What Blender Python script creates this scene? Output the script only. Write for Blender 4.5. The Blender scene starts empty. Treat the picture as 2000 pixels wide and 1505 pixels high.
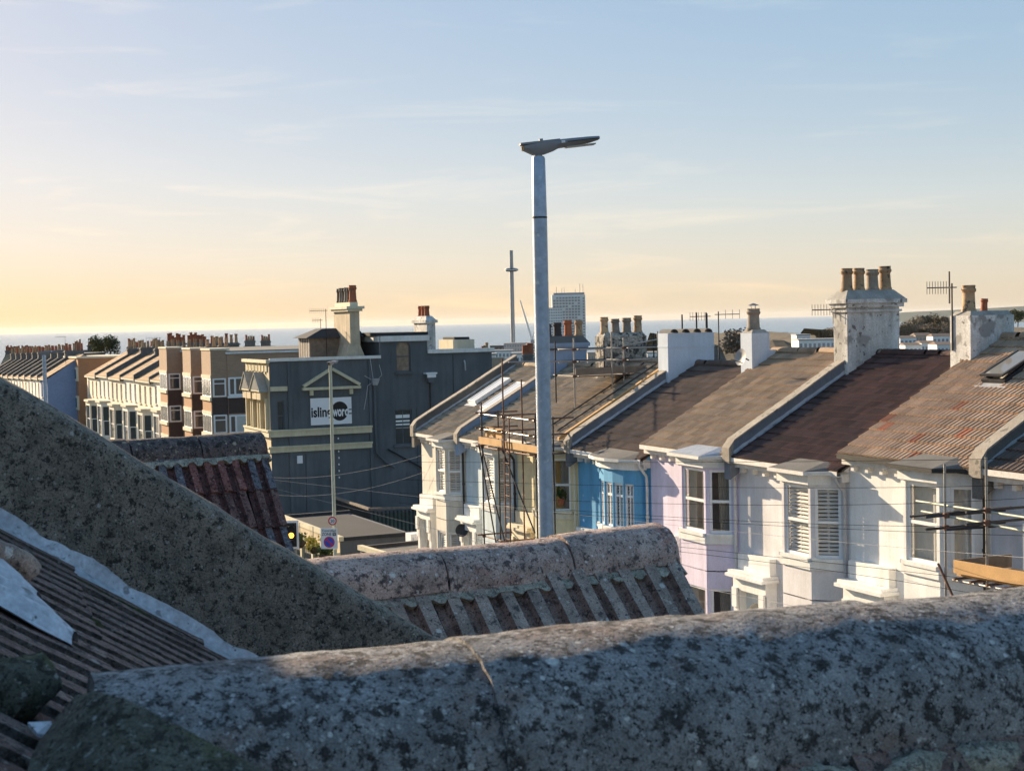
import bpy, bmesh, math, random
from mathutils import Vector, Matrix, noise
R = math.radians
rnd = random.Random(11)
sc = bpy.context.scene
COL = sc.collection

# ------------------------------------------------------------------ camera
FPX, PITCH, ROLL = 3000.0, math.atan(125.5 / 3000.0), math.atan(0.0217)
cam = bpy.data.cameras.new('camera'); cam_ob = bpy.data.objects.new('camera', cam); COL.objects.link(cam_ob)
cam.sensor_width = 36.0; cam.sensor_fit = 'HORIZONTAL'; cam.lens = 36.0 * FPX / 2000.0
cam.clip_start = 0.05; cam.clip_end = 400000.0
_dn = Vector((0, -math.sin(PITCH), -math.cos(PITCH))); _fw = Vector((0, math.cos(PITCH), -math.sin(PITCH)))
_rt = Vector((math.cos(ROLL), 0, 0)) + _dn * math.sin(ROLL)
_id = Vector((-math.sin(ROLL), 0, 0)) + _dn * math.cos(ROLL)
cam_ob.matrix_world = Matrix((( _rt.x, -_id.x, -_fw.x, 0), (_rt.y, -_id.y, -_fw.y, 0), (_rt.z, -_id.z, -_fw.z, 0), (0, 0, 0, 1)))
cam.dof.use_dof = True; cam.dof.focus_distance = 40.0; cam.dof.aperture_fstop = 24.0
sc.camera = cam_ob

# ------------------------------------------------------------------ sky, sun, exposure
SUN_LEFT, SUN_EL = 42.5, 17.5          # degrees left of the view axis, elevation
world = bpy.data.worlds.new('World'); sc.world = world; world.use_nodes = True
wn = world.node_tree; wn.nodes.clear()
w_out = wn.nodes.new('ShaderNodeOutputWorld'); w_bg = wn.nodes.new('ShaderNodeBackground')
w_sky = wn.nodes.new('ShaderNodeTexSky'); w_sky.sky_type = 'NISHITA'; w_sky.sun_disc = False
w_sky.sun_elevation = R(SUN_EL); w_sky.sun_rotation = R(-SUN_LEFT); w_sky.altitude = 80
w_sky.air_density = 1.0; w_sky.dust_density = 0.65; w_sky.ozone_density = 3.0
w_bg.inputs['Strength'].default_value = 0.131
w_gm = wn.nodes.new('ShaderNodeGamma'); w_gm.inputs['Gamma'].default_value = 0.25           # soft, hazy contrast of the whole sky
w_hs = wn.nodes.new('ShaderNodeHueSaturation'); w_hs.inputs['Saturation'].default_value = 2.75
w_wb = wn.nodes.new('ShaderNodeMix'); w_wb.data_type = 'RGBA'; w_wb.blend_type = 'MULTIPLY'; w_wb.inputs[0].default_value = 1.0; w_wb.inputs[7].default_value = (1.13, 1.0, 0.995, 1)
wn.links.new(w_sky.outputs[0], w_gm.inputs[0]); wn.links.new(w_gm.outputs[0], w_hs.inputs['Color']); wn.links.new(w_hs.outputs[0], w_wb.inputs[6])
# thin streaks of high cloud all round the sky
w_tc = wn.nodes.new('ShaderNodeTexCoord'); w_mp = wn.nodes.new('ShaderNodeMapping'); w_mp.inputs['Scale'].default_value = (2.2, 2.2, 22.0); w_mp.inputs['Rotation'].default_value = (0, R(3), 0)
w_nz = wn.nodes.new('ShaderNodeTexNoise'); w_nz.inputs['Scale'].default_value = 2.3; w_nz.inputs['Detail'].default_value = 9; w_nz.inputs['Roughness'].default_value = .62; w_nz.inputs['Distortion'].default_value = .6
w_rp = wn.nodes.new('ShaderNodeValToRGB'); w_rp.color_ramp.elements[0].position = .54; w_rp.color_ramp.elements[1].position = .80
w_rp.color_ramp.elements[0].color = (1, 1, 1, 1); w_rp.color_ramp.elements[1].color = (1.30, 1.17, 1.04, 1)
w_cl = wn.nodes.new('ShaderNodeMix'); w_cl.data_type = 'RGBA'; w_cl.blend_type = 'MULTIPLY'; w_cl.clamp_result = False; w_cl.inputs[0].default_value = 1.0
wn.links.new(w_tc.outputs['Generated'], w_mp.inputs['Vector']); wn.links.new(w_mp.outputs[0], w_nz.inputs['Vector']); wn.links.new(w_nz.outputs['Fac'], w_rp.inputs[0])
wn.links.new(w_wb.outputs[2], w_cl.inputs[6]); wn.links.new(w_rp.outputs[0], w_cl.inputs[7]); wn.links.new(w_cl.outputs[2], w_bg.inputs[0]); wn.links.new(w_bg.outputs[0], w_out.inputs[0])
sun = bpy.data.lights.new('sun', 'SUN'); sun.energy = 3.1; sun.angle = R(0.6); sun.color = (1.0, 0.79, 0.53)
sun_ob = bpy.data.objects.new('sun', sun); COL.objects.link(sun_ob)
_s = Vector((-math.sin(R(SUN_LEFT)) * math.cos(R(SUN_EL)), math.cos(R(SUN_LEFT)) * math.cos(R(SUN_EL)), math.sin(R(SUN_EL))))
sun_ob.rotation_euler = _s.to_track_quat('Z', 'Y').to_euler()
sun_ob.location = (-40, 40, 30)
sc.view_settings.view_transform = 'Standard'; sc.view_settings.look = 'None'
sc.view_settings.exposure = 1.86; sc.view_settings.gamma = 1.0; sc.view_settings.use_curve_mapping = False
sc.cycles.max_bounces = 6; sc.cycles.transparent_max_bounces = 12; sc.cycles.use_denoising = True

# ------------------------------------------------------------------ helpers
def ray(x, y):
    """direction (with forward component 1) through a point of the 2000 px wide photograph"""
    u0, v0 = x - 1000.0, y - 752.5
    u = u0 * math.cos(ROLL) - v0 * math.sin(ROLL); v = u0 * math.sin(ROLL) + v0 * math.cos(ROLL)
    Y = FPX * math.cos(PITCH) - v * math.sin(PITCH); Z = -FPX * math.sin(PITCH) - v * math.cos(PITCH)
    return Vector((u / Y, 1.0, Z / Y))
def at(x, y, Y): return ray(x, y) * Y

class MB:
    """collects shapes; build() links them as ONE mesh object"""
    def __init__(s, xf=None): s.v = []; s.f = []; s.xf = xf
    def add(s, vs, fs):
        n = len(s.v)
        s.v += [tuple(s.xf @ Vector(p)) if s.xf else tuple(p) for p in vs]
        s.f += [tuple(i + n for i in f) for f in fs]; return s
    def box(s, x0, y0, z0, x1, y1, z1):
        return s.hexa([(x0,y0,z0),(x1,y0,z0),(x1,y1,z0),(x0,y1,z0),(x0,y0,z1),(x1,y0,z1),(x1,y1,z1),(x0,y1,z1)])
    def hexa(s, p): return s.add(p, [(3,2,1,0),(4,5,6,7),(0,1,5,4),(1,2,6,5),(2,3,7,6),(3,0,4,7)])
    def quad(s, a, b, c, d): return s.add([a,b,c,d], [(0,1,2,3)])
    def extr(s, poly, vec):
        n = len(poly); vec = Vector(vec); a = [Vector(p) for p in poly]; b = [p + vec for p in a]
        return s.add(a + b, [tuple(range(n))[::-1], tuple(range(n, 2*n))] + [(i, (i+1) % n, (i+1) % n + n, i + n) for i in range(n)])
    def prism(s, poly, z0, z1): return s.extr([(x, y, z0) for x, y in poly], (0, 0, z1 - z0))
    def tube(s, pts, r, n=8, caps=True):
        pts = [Vector(p) for p in pts]; m = len(pts); rs = r if isinstance(r, (list, tuple)) else [r] * m
        vs = []; up = None
        for i, p in enumerate(pts):
            t = (pts[min(i+1, m-1)] - pts[max(i-1, 0)]).normalized()
            if up is None: up = Vector((0,0,1)) if abs(t.z) < .95 else Vector((1,0,0))
            a = t.cross(up).normalized(); b = a.cross(t).normalized(); up = b if abs(t.z) > .05 else up
            for k in range(n):
                c = 2 * math.pi * k / n; vs.append(p + (a * math.cos(c) + b * math.sin(c)) * rs[i])
        fs = [(i*n+k, i*n+(k+1) % n, (i+1)*n+(k+1) % n, (i+1)*n+k) for i in range(m-1) for k in range(n)]
        if caps: fs += [tuple(range(n))[::-1], tuple(range((m-1)*n, m*n))]
        return s.add(vs, fs)
    def lathe(s, prof, n=14, cx=0, cy=0, caps=True):
        m = len(prof); vs = [(cx + r*math.cos(2*math.pi*k/n), cy + r*math.sin(2*math.pi*k/n), z) for r, z in prof for k in range(n)]
        fs = [(i*n+k, i*n+(k+1) % n, (i+1)*n+(k+1) % n, (i+1)*n+k) for i in range(m-1) for k in range(n)]
        if caps: fs += [tuple(range(n))[::-1], tuple(range((m-1)*n, m*n))]
        return s.add(vs, fs)
    def mesh(s, name, mat, smooth=None):
        me = bpy.data.meshes.new(name); me.from_pydata(s.v, [], s.f); me.validate()
        bm = bmesh.new(); bm.from_mesh(me); bmesh.ops.recalc_face_normals(bm, faces=bm.faces); bm.to_mesh(me); bm.free()
        if mat: me.materials.append(mat)
        if smooth is not None:
            me.polygons.foreach_set('use_smooth', [True] * len(me.polygons))
            me.set_sharp_from_angle(angle=R(smooth))
        me.update(); return me
    def build(s, name, mat, parent=None, smooth=None):
        return place(s.mesh(name, mat, smooth), name, parent)

def place(me, name, parent=None, loc=(0,0,0), rot=(0,0,0), scale=(1,1,1), mat=None):
    o = bpy.data.objects.new(name, me); COL.objects.link(o); o.parent = parent
    o.location = loc; o.rotation_euler = rot; o.scale = scale
    if mat:
        o.material_slots[0].link = 'OBJECT'; o.material_slots[0].material = mat
    return o
def tag(o, label, cat, group=None):
    o['label'] = label; o['category'] = cat
    if group: o['group'] = group
    return o
def thing(name, label, cat, loc=(0,0,0), rotz=0.0, group=None):
    o = bpy.data.objects.new(name, None); COL.objects.link(o); o.empty_display_size = .3
    o.location = loc; o.rotation_euler = (0, 0, rotz)
    return tag(o, label, cat, group)
def struct(o): o['kind'] = 'structure'; return o
def stuff(o): o['kind'] = 'stuff'; return o

def panel(mb, O, X, N, L, H, ops, dep=.14):
    """wall face with openings (x0,z0,x1,z1) and their reveals"""
    O, X, N = Vector(O), Vector(X), Vector(N); Z = Vector((0,0,1))
    xs = sorted({0.0, L} | {v for o in ops for v in (o[0], o[2])}); zs = sorted({0.0, H} | {v for o in ops for v in (o[1], o[3])})
    P = lambda x, z, d=0: O + X*x + Z*z - N*d
    for i in range(len(xs)-1):
        for j in range(len(zs)-1):
            cx, cz = (xs[i]+xs[i+1])/2, (zs[j]+zs[j+1])/2
            if any(o[0] < cx < o[2] and o[1] < cz < o[3] for o in ops): continue
            mb.quad(P(xs[i],zs[j]), P(xs[i+1],zs[j]), P(xs[i+1],zs[j+1]), P(xs[i],zs[j+1]))
    for x0, z0, x1, z1 in ops:
        c = [(x0,z0),(x1,z0),(x1,z1),(x0,z1)]
        for k in range(4):
            a, b = c[k], c[(k+1) % 4]; mb.quad(P(*a), P(*b), P(*b, dep), P(*a, dep))
def frame_xf(O, X, N, x0, z0, rec):
    O, X, N = Vector(O), Vector(X), Vector(N); o = O + X*x0 + Vector((0,0,z0)) - N*rec
    return Matrix(((X.x, -N.x, 0, o.x), (X.y, -N.y, 0, o.y), (0, 0, 1, o.z), (0, 0, 0, 1)))

# ------------------------------------------------------------------ materials
def mat(name, col, rough=.85, var=.18, scale=3.0, fine=0.0, fscale=40.0, bump=0.0, bscale=60.0, streak=0.0, spots=None, spot_scale=9.0,
        spot_size=.42, rand=0.0, metal=0.0, spec=.4, col2=None, c2scale=1.0, c2amt=.5, emit=0.0, obj=False, blen=.006, coat=0.0):
    m = bpy.data.materials.new(name); m.use_nodes = True; nt = m.node_tree; N = nt.nodes; Lk = nt.links
    b = N['Principled BSDF']; b.inputs['Roughness'].default_value = rough; b.inputs['Metallic'].default_value = metal
    b.inputs['Specular IOR Level'].default_value = spec; b.inputs['Coat Weight'].default_value = coat
    if obj: src = N.new('ShaderNodeTexCoord').outputs['Object']
    else: src = N.new('ShaderNodeNewGeometry').outputs['Position']
    def noi(sc_, det=4.0, vec=None, rough_=.6):
        n = N.new('ShaderNodeTexNoise'); n.inputs['Scale'].default_value = sc_; n.inputs['Detail'].default_value = det
        n.inputs['Roughness'].default_value = rough_; Lk.new(vec or src, n.inputs['Vector']); return n.outputs['Fac']
    def ramp(fac, a, b_, c0=(0,0,0,1), c1=(1,1,1,1)):
        r = N.new('ShaderNodeValToRGB'); r.color_ramp.elements[0].position = a; r.color_ramp.elements[1].position = b_
        r.color_ramp.elements[0].color = c0; r.color_ramp.elements[1].color = c1; Lk.new(fac, r.inputs[0]); return r.outputs[0]
    def mix(fac, A, B, typ='MIX'):
        x = N.new('ShaderNodeMix'); x.data_type = 'RGBA'; x.blend_type = typ; x.clamp_result = False
        for val, sock in ((fac, x.inputs[0]), (A, x.inputs[6]), (B, x.inputs[7])):
            if isinstance(val, (int, float)): sock.default_value = val
            elif isinstance(val, tuple): sock.default_value = (*val[:3], 1)
            else: Lk.new(val, sock)
        return x.outputs[2]
    c = tuple(col)
    if col2: c = mix(ramp(noi(c2scale, 5), .5 - .25*(1-c2amt) - .08, .5 + .2), c, tuple(col2))
    if var: c = mix(1.0, c, ramp(noi(scale, 6), .25, .75, (1-var, 1-var, 1-var, 1), (1+var, 1+var, 1+var, 1)), 'MULTIPLY')
    if fine: c = mix(1.0, c, ramp(noi(fscale, 5), .3, .7, (1-fine,)*3 + (1,), (1+fine,)*3 + (1,)), 'MULTIPLY')
    if streak:
        mp = N.new('ShaderNodeMapping'); mp.inputs['Scale'].default_value = (2.6, 2.6, .3); Lk.new(src, mp.inputs['Vector'])
        c = mix(1.0, c, ramp(noi(1.0, 7, mp.outputs[0], .72), .34, .60, (1-streak, 1-streak*1.02, 1-streak*1.1, 1), (1.04, 1.04, 1.04, 1)), 'MULTIPLY')
    for sp in (spots or []):
        scol, ssc, size = sp
        c = mix(ramp(noi(ssc, 3, None, .5), size, size + .06), c, tuple(scol))
    if rand:
        oi = N.new('ShaderNodeObjectInfo')
        c = mix(1.0, c, ramp(oi.outputs['Random'], 0, 1, (1-rand, 1-rand, 1-rand, 1), (1+rand, 1+rand*.9, 1+rand*.8, 1)), 'MULTIPLY')
    if isinstance(c, tuple): b.inputs['Base Color'].default_value = (*c[:3], 1)
    else: Lk.new(c, b.inputs['Base Color'])
    if bump:
        bp = N.new('ShaderNodeBump'); bp.inputs['Strength'].default_value = bump; bp.inputs['Distance'].default_value = blen
        Lk.new(noi(bscale, 6, None, .65), bp.inputs['Height']); Lk.new(bp.outputs[0], b.inputs['Normal'])
    if emit:
        b.inputs['Emission Color'].default_value = (*col[:3], 1); b.inputs['Emission Strength'].default_value = emit
    return m
def glass(name, tint=(.02,.03,.04), refl=1.0, clear=.85):
    """window glass: clear seen straight on, mirror-like at a slant"""
    m = bpy.data.materials.new(name); m.use_nodes = True; N = m.node_tree.nodes; Lk = m.node_tree.links; N.clear()
    out = N.new('ShaderNodeOutputMaterial'); mx = N.new('ShaderNodeMixShader'); tr = N.new('ShaderNodeBsdfTransparent'); gl = N.new('ShaderNodeBsdfGlossy')
    lw = N.new('ShaderNodeLayerWeight'); lw.inputs['Blend'].default_value = .5; fr = N.new('ShaderNodeMath'); fr.operation = 'POWER'; fr.inputs[1].default_value = 4.5; Lk.new(lw.outputs['Facing'], fr.inputs[0])
    mt = N.new('ShaderNodeMath'); mt.operation = 'MULTIPLY_ADD'; mt.inputs[1].default_value = 1.0; mt.inputs[2].default_value = .06 * refl
    tr.inputs[0].default_value = (clear, clear*.98, clear*.96, 1); gl.inputs['Roughness'].default_value = .03; gl.inputs[0].default_value = (.9,.92,.95,1)
    nb = N.new('ShaderNodeTexNoise'); nb.inputs['Scale'].default_value = 1.3; geo = N.new('ShaderNodeNewGeometry'); Lk.new(geo.outputs['Position'], nb.inputs['Vector'])
    bp = N.new('ShaderNodeBump'); bp.inputs['Strength'].default_value = .08; bp.inputs['Distance'].default_value = .02; Lk.new(nb.outputs['Fac'], bp.inputs['Height']); Lk.new(bp.outputs[0], gl.inputs['Normal'])
    Lk.new(fr.outputs[0], mt.inputs[0]); Lk.new(mt.outputs[0], mx.inputs[0]); Lk.new(tr.outputs[0], mx.inputs[1]); Lk.new(gl.outputs[0], mx.inputs[2]); Lk.new(mx.outputs[0], out.inputs[0])
    return m

M = {}
def wallmat(n, c, var=.10, streak=.13): M[n] = mat(n, c, .9, var, .9, .06, 25, .3, 90, streak, col2=tuple(v*.9*w for v, w in zip(c, (1,.985,.96))), c2scale=2.2, c2amt=.3)
wallmat('wall_white', (.80,.80,.80)); wallmat('wall_pale', (.70,.69,.72)); wallmat('wall_lilac', (.70,.64,.80)); wallmat('wall_blue', (.115,.36,.62), .08, .14)
wallmat('wall_yellow', (.78,.70,.47)); wallmat('wall_sky', (.56,.66,.72), .1, .18); wallmat('wall_cream', (.72,.68,.61), .1, .2)
wallmat('wall_grey_blue', (.46,.51,.60)); wallmat('trim_white', (.78,.78,.77), .06, .12); wallmat('trim_cream', (.70,.64,.50), .06, .12)
M['paint_white'] = mat('paint_white', (.80,.80,.80), .45, .05, 2, spec=.5)
M['frame_white'] = mat('frame_white', (.82,.82,.82), .35, .03, 2, spec=.5)
M['black_pipe'] = mat('black_pipe', (.018,.018,.02), .45, .2, 5)
M['grey_pipe'] = mat('grey_pipe', (.42,.42,.43), .5, .1, 5)
M['gutter_white'] = mat('gutter_white', (.62,.60,.57), .6, .15, 6, .1, 30)
M['glass'] = glass('glass'); M['glass_far'] = mat('glass_far', (.03,.045,.06), .08, .3, .8, spec=.9)
M['interior'] = mat('interior', (.06,.055,.05), .9, .2, 2)
M['shutter'] = mat('shutter', (.84,.84,.84), .5, .05, 3)
M['curtain'] = mat('curtain', (.40,.38,.36), .95, .15, 9); M['blind'] = mat('blind', (.55,.53,.49), .9, .1, 3); M['net'] = mat('net', (.62,.62,.6), .95, .08, 6)
def tilemat(n, c, c2, spots=None, rand=.22): M[n] = mat(n, c, .9, .25, 2.2, .22, 45, .4, 120, 0, spots, rand=rand, col2=c2, c2scale=.9, blen=.004)
tilemat('tile_brown', (.36,.245,.155), (.29,.215,.155)); tilemat('tile_tan', (.41,.28,.19), (.34,.225,.15)); tilemat('tile_wine', (.12,.056,.045), (.075,.046,.042), None, .3)
tilemat('tile_grey', (.33,.25,.175), (.26,.21,.16)); tilemat('tile_red', (.40,.14,.075), (.32,.14,.085)); tilemat('tile_dusk', (.135,.085,.065), (.095,.072,.062))
M['roof_under'] = mat('roof_under', (.09,.07,.055), .95, .3, 2)
M['cement'] = mat('cement', (.33,.31,.28), .95, .3, 2.5, .2, 30, .5, 60); M['parapet_grey'] = mat('parapet_grey', (.17,.185,.215), .95, .2, 1.5, .15, 30, .4, 60, .1); M['cement_dark'] = mat('cement_dark', (.13,.125,.12), .95, .3, 1.5, .2, 30, .5, 60)
M['coping'] = mat('coping', (.33,.29,.245), .95, .25, 3, .2, 30, .5, 60, 0, [((.16,.15,.13), 6, .58)])
M['lead'] = mat('lead', (.40,.42,.46), .5, .2, 5, .1, 40, .2, 50, 0, metal=.3)
M['stack_white'] = mat('stack_white', (.60,.59,.58), .95, .3, 1.2, .2, 25, .6, 40, .35, [((.30,.29,.28), 2.2, .57), ((.16,.15,.14), 7, .62)])
M['stack_sky'] = mat('stack_sky', (.52,.58,.67), .95, .08, 1.6, .08, 25, .3, 40, .08)
M['stack_blue'] = mat('stack_blue', (.27,.35,.49), .95, .12, 1.6, .1, 25, .3, 40, .1)
M['stack_worn'] = mat('stack_worn', (.36,.33,.29), .95, .5, 3.5, .4, 14, .8, 20, .2, [((.07,.065,.06), 5, .52), ((.5,.48,.44), 9, .62)])
M['pot_buff'] = mat('pot_buff', (.40,.27,.16), .9, .3, 4, .2, 30, rand=.2, spots=[((.10,.08,.06), 6, .6)])
M['pot_red'] = mat('pot_red', (.36,.12,.06), .9, .25, 4, .2, 30, rand=.2); M['pot_grey'] = mat('pot_grey', (.25,.21,.17), .9, .3, 4, .2, 30, rand=.2)
M['pot_dark'] = mat('pot_dark', (.06,.05,.05), .9, .3, 4)
M['steel'] = mat('steel', (.30,.29,.28), .45, .25, 6, .15, 50, metal=.6); M['steel_rust'] = mat('steel_rust', (.16,.085,.06), .7, .4, 5, .3, 40, metal=.3)
M['steel_dark'] = mat('steel_dark', (.045,.045,.05), .6, .3, 6, metal=.4)
M['timber_new'] = mat('timber_new', (.52,.31,.13), .8, .15, 3, .2, 60); M['timber_old'] = mat('timber_old', (.19,.15,.12), .85, .3, 4, .2, 60)
M['asphalt'] = mat('asphalt', (.05,.05,.052), .9, .2, 2, .2, 60, .4, 80); M['paving'] = mat('paving', (.22,.21,.20), .9, .2, 2, .15, 40)
M['earth'] = mat('earth', (.07,.08,.045), .95, .4, .2, .3, 3); M['line_paint'] = mat('line_paint', (.7,.7,.68), .7, .1, 5)
# ------------------------------------------------------------------ the lie of the land
TH = R(23.658)
D = Vector((-math.sin(TH), math.cos(TH), 0)); P_ = Vector((math.cos(TH), math.sin(TH), 0))      # along the street, into the houses
F0 = Vector((9.5587, 30.6793, 0)); W = 4.7; ROT = math.atan2(-D.y, -D.x)                          # local x = towards the camera, y = into the house
def lerp_tab(t, tab):
    if t <= tab[0][0]: return tab[0][1]
    for (a, va), (b, vb) in zip(tab, tab[1:]):
        if t <= b: return va + (vb - va) * (t - a) / (b - a)
    return tab[-1][1]
def gz(x, y):
    s = (Vector((x, y, 0)) - F0).dot(D)
    return lerp_tab(s, [(-200, -2), (-60, -6.9), (0, -9.4), (40, -11.0), (70, -11.25), (170, -11.9), (260, -13), (500, -24), (900, -46), (1400, -66), (1900, -80), (2300, -86.5), (2600, -92)])
def sg(s, out): return F0 + D*s - P_*out                                                         # street coordinates: distance along, distance out from the fronts
mb = MB(); ss = [-200,-120,-60,-30,0,20,40,70,120,170,220,260,350,500,700,900,1150,1400,1650,1900,2300,2600]
oo = [-9000,-3000,-1200,-500,-200,-80,-30,-12,0,6,12,18,30,80,200,500,1200,3000,6000]
vs = []
for s in ss:
    for o in oo:
        p = sg(s, o); vs.append((p.x, p.y, gz(p.x, p.y) - .02))
n = len(oo); mb.add(vs, [(i*n+j, i*n+j+1, (i+1)*n+j+1, (i+1)*n+j) for i in range(len(ss)-1) for j in range(n-1)])
struct(mb.build('ground', M['earth']))
def strip(name, m, o0, o1, s0, s1, dz, h=0, step=12):
    mb = MB(); k = max(1, int((s1-s0)/step))
    for i in range(k):
        a, b = s0 + (s1-s0)*i/k, s0 + (s1-s0)*(i+1)/k
        q = [sg(a,o0), sg(b,o0), sg(b,o1), sg(a,o1)]
        t = [Vector((p.x, p.y, gz(p.x,p.y)+dz+h)) for p in q]; mb.quad(*t)
        if h:
            for u, v in ((0,1),(2,3)): mb.quad(t[u], t[v], t[v]-Vector((0,0,h+.05)), t[u]-Vector((0,0,h+.05)))
    return struct(mb.build(name, m))
strip('road', M['asphalt'], 3.6, 13.2, -60, 300, .02)
strip('pavement', M['paving'], 1.7, 3.6, -60, 34, .02, .13); strip('pavement', M['paving'], 13.2, 15.9, -60, 300, .02, .13)
strip('pavement', M['paving'], 1.7, 3.6, 44, 300, .02, .13)
mb = MB()
for i in range(40):
    a, b = -50 + i*6, -47 + i*6; q = [sg(a,8.35), sg(b,8.35), sg(b,8.45), sg(a,8.45)]; mb.quad(*[Vector((p.x,p.y,gz(p.x,p.y)+.026)) for p in q])
struct(mb.build('road_marking', M['line_paint']))
# the sea
def sea_mat():
    m = bpy.data.materials.new('sea'); m.use_nodes = True; N = m.node_tree.nodes; Lk = m.node_tree.links; b = N['Principled BSDF']
    b.inputs['Base Color'].default_value = (.17,.24,.30,1); b.inputs['Roughness'].default_value = .26; b.inputs['Specular IOR Level'].default_value = .22
    g = N.new('ShaderNodeNewGeometry'); n = N.new('ShaderNodeTexNoise'); n.inputs['Scale'].default_value = .02; n.inputs['Detail'].default_value = 8
    bp = N.new('ShaderNodeBump'); bp.inputs['Strength'].default_value = .35; bp.inputs['Distance'].default_value = 6.0
    Lk.new(g.outputs['Position'], n.inputs['Vector']); Lk.new(n.outputs['Fac'], bp.inputs['Height']); Lk.new(bp.outputs[0], b.inputs['Normal']); return m
mb = MB(); mb.quad((-58000, 1200, -85), (58000, 1200, -85), (58000, 60000, -85), (-58000, 60000, -85))
sea = struct(mb.build('sea', sea_mat()))
mb = MB()
for x0, x1, Y, hs in ((1775, 2300, 11000, (.4,9,14,20,26,34,40,52,64,80)),):
    k = len(hs); a = [at(x0 + (x1-x0)*i/(k-1), 620, Y) for i in range(k)]
    for i in range(k-1):
        b0 = Vector((a[i].x, a[i].y, -88)); b1 = Vector((a[i+1].x, a[i+1].y, -88)); t0 = Vector((a[i].x, a[i].y+900, hs[i]*1.0 - 6)); t1 = Vector((a[i+1].x, a[i+1].y+900, hs[i+1]*1.0 - 6))
        mb.quad(b0, b1, t1, t0)
struct(mb.build('hills', mat('far_hill', (.10,.12,.10), .95, .3, .002)))

# ------------------------------------------------------------------ parts shared by the terrace houses
E_ = 6.3; TAN = .56; RIDGE = 4.2; SL = math.atan(TAN); GUT = -.28
def roof_z(y): return E_ + TAN * (y - GUT) if y <= RIDGE else E_ + TAN * (2*RIDGE - y - GUT)
def tile_mesh(name, tw, ex, m, h=.017):
    mb = MB(); L = ex + .06; pr = []
    for q in range(2):
        for t in (0,.12,.25,.38,.5,.62,.75,.88): pr.append((tw*(q+t)/2, h*(.5-.5*math.cos(2*math.pi*t))))
    pr.append((tw, 0)); n = len(pr)
    vs = [(x, 0, z + .038) for x, z in pr] + [(x, L, z) for x, z in pr] + [(x, .002, z * .35 - .004) for x, z in pr]
    fs = [(i, i+1, n+i+1, n+i) for i in range(n-1)] + [(2*n+i, 2*n+i+1, i+1, i) for i in range(n-1)]
    mb.add(vs, fs); return mb.mesh(name, m)
TILE = {}
for k, (tw, ex) in dict(tile_brown=(.30,.335), tile_tan=(.30,.335), tile_wine=(.235,.29), tile_grey=(.30,.335), tile_red=(.30,.335), tile_dusk=(.30,.335)).items():
    TILE[k] = (tile_mesh(k, tw, ex, M[k], .023 if k in ('tile_tan', 'tile_red', 'tile_wine') else .022), tw, ex)
def pot_mesh(name, r, h, m):
    return MB().lathe([(r*1.12,0),(r*1.12,h*.12),(r,h*.16),(r*.88,h*.72),(r*1.08,h*.78),(r*1.1,h*.86),(r*.95,h*.9),(r*1.02,h),(r*.8,h),(r*.76,h*.8),(r*.2,h*.78)], 14).mesh(name, m, 40)
POT = {'buff': pot_mesh('pot_buff', .15, .62, M['pot_buff']), 'red': pot_mesh('pot_red', .15, .60, M['pot_red']), 'grey': pot_mesh('pot_grey', .15, .52, M['pot_grey']), 'dark': pot_mesh('pot_dark', .14, .5, M['pot_dark'])}

def window(parent, O, X, N, x0, z0, x1, z1, style, fm='frame_white', rec=.06, sill=True, mid=.5, bars=0, sillm='trim_white'):
    w, h = x1 - x0, z1 - z0; xf = frame_xf(O, X, N, x0, z0, rec)
    f = MB(xf); b = .065
    f.box(0,0,0,b,.06,h).box(w-b,0,0,w,.06,h).box(b,0,0,w-b,.06,b).box(b,0,h-b,w-b,.06,h)
    if mid: f.box(b,-.008,h*mid-.035,w-b,.052,h*mid+.035)
    for i in range(bars):
        x = b + (w-2*b)*(i+1)/(bars+1); f.box(x-.018,.006,b,x+.018,.046,h-b)
    o = f.build('window', M[fm], parent)
    spans = [(b, h*mid-.035), (h*mid+.035, h-b)] if mid else [(b, h-b)]
    for a, c in spans: MB(xf).quad((b,.03,a),(w-b,.03,a),(w-b,.03,c),(b,.03,c)).build('pane', M['glass'], o)
    if sill: MB(xf).box(-.07,-.09-rec,-.085,w+.07,.05,-.003).build('sill', M[sillm], o)
    if style == 'louvre':
        s = MB(xf)
        for a, c in spans:
            k = max(3, int((c-a)/.085))
            for i in range(k):
                z = a + (c-a)*(i+.5)/k; s.hexa([(b,.07,z-.034),(w-b,.07,z-.034),(w-b,.105,z+.014),(b,.105,z+.014),(b,.07,z-.026),(w-b,.07,z-.026),(w-b,.105,z+.022),(b,.105,z+.022)])
            s.box(w/2-.025,.09,a,w/2+.025,.15,c)
        s.build('shutter', M['shutter'], o)
    elif style in ('curtain', 'half', 'net', 'blind'):
        mm = {'curtain':'curtain','half':'curtain','net':'net','blind':'blind'}[style]
        rng = [(0, w)] if style in ('net','blind') else ([(0, w*.34), (w*.62, w)] if style == 'curtain' else [(w*.35, w)])
        s = MB(xf)
        for a, c in rng:
            k = 16; amp = .03 if style in ('curtain','half') else .008
            pts = [(a+(c-a)*i/k, .16 + amp*math.sin(i*2.1)) for i in range(k+1)]
            bot = [(x*(.9 if style == 'half' else 1) + (w*.1 if style == 'half' else 0), y) for x, y in pts]
            z0_ = .02 if style != 'blind' else h*.25
            s.add([(x,y,z0_) for x,y in bot] + [(x,y,h) for x,y in pts], [(i,i+1,k+2+i,k+1+i) for i in range(k)])
        s.build('curtain' if style != 'blind' else 'blind', M[mm], o)
    return o

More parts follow.
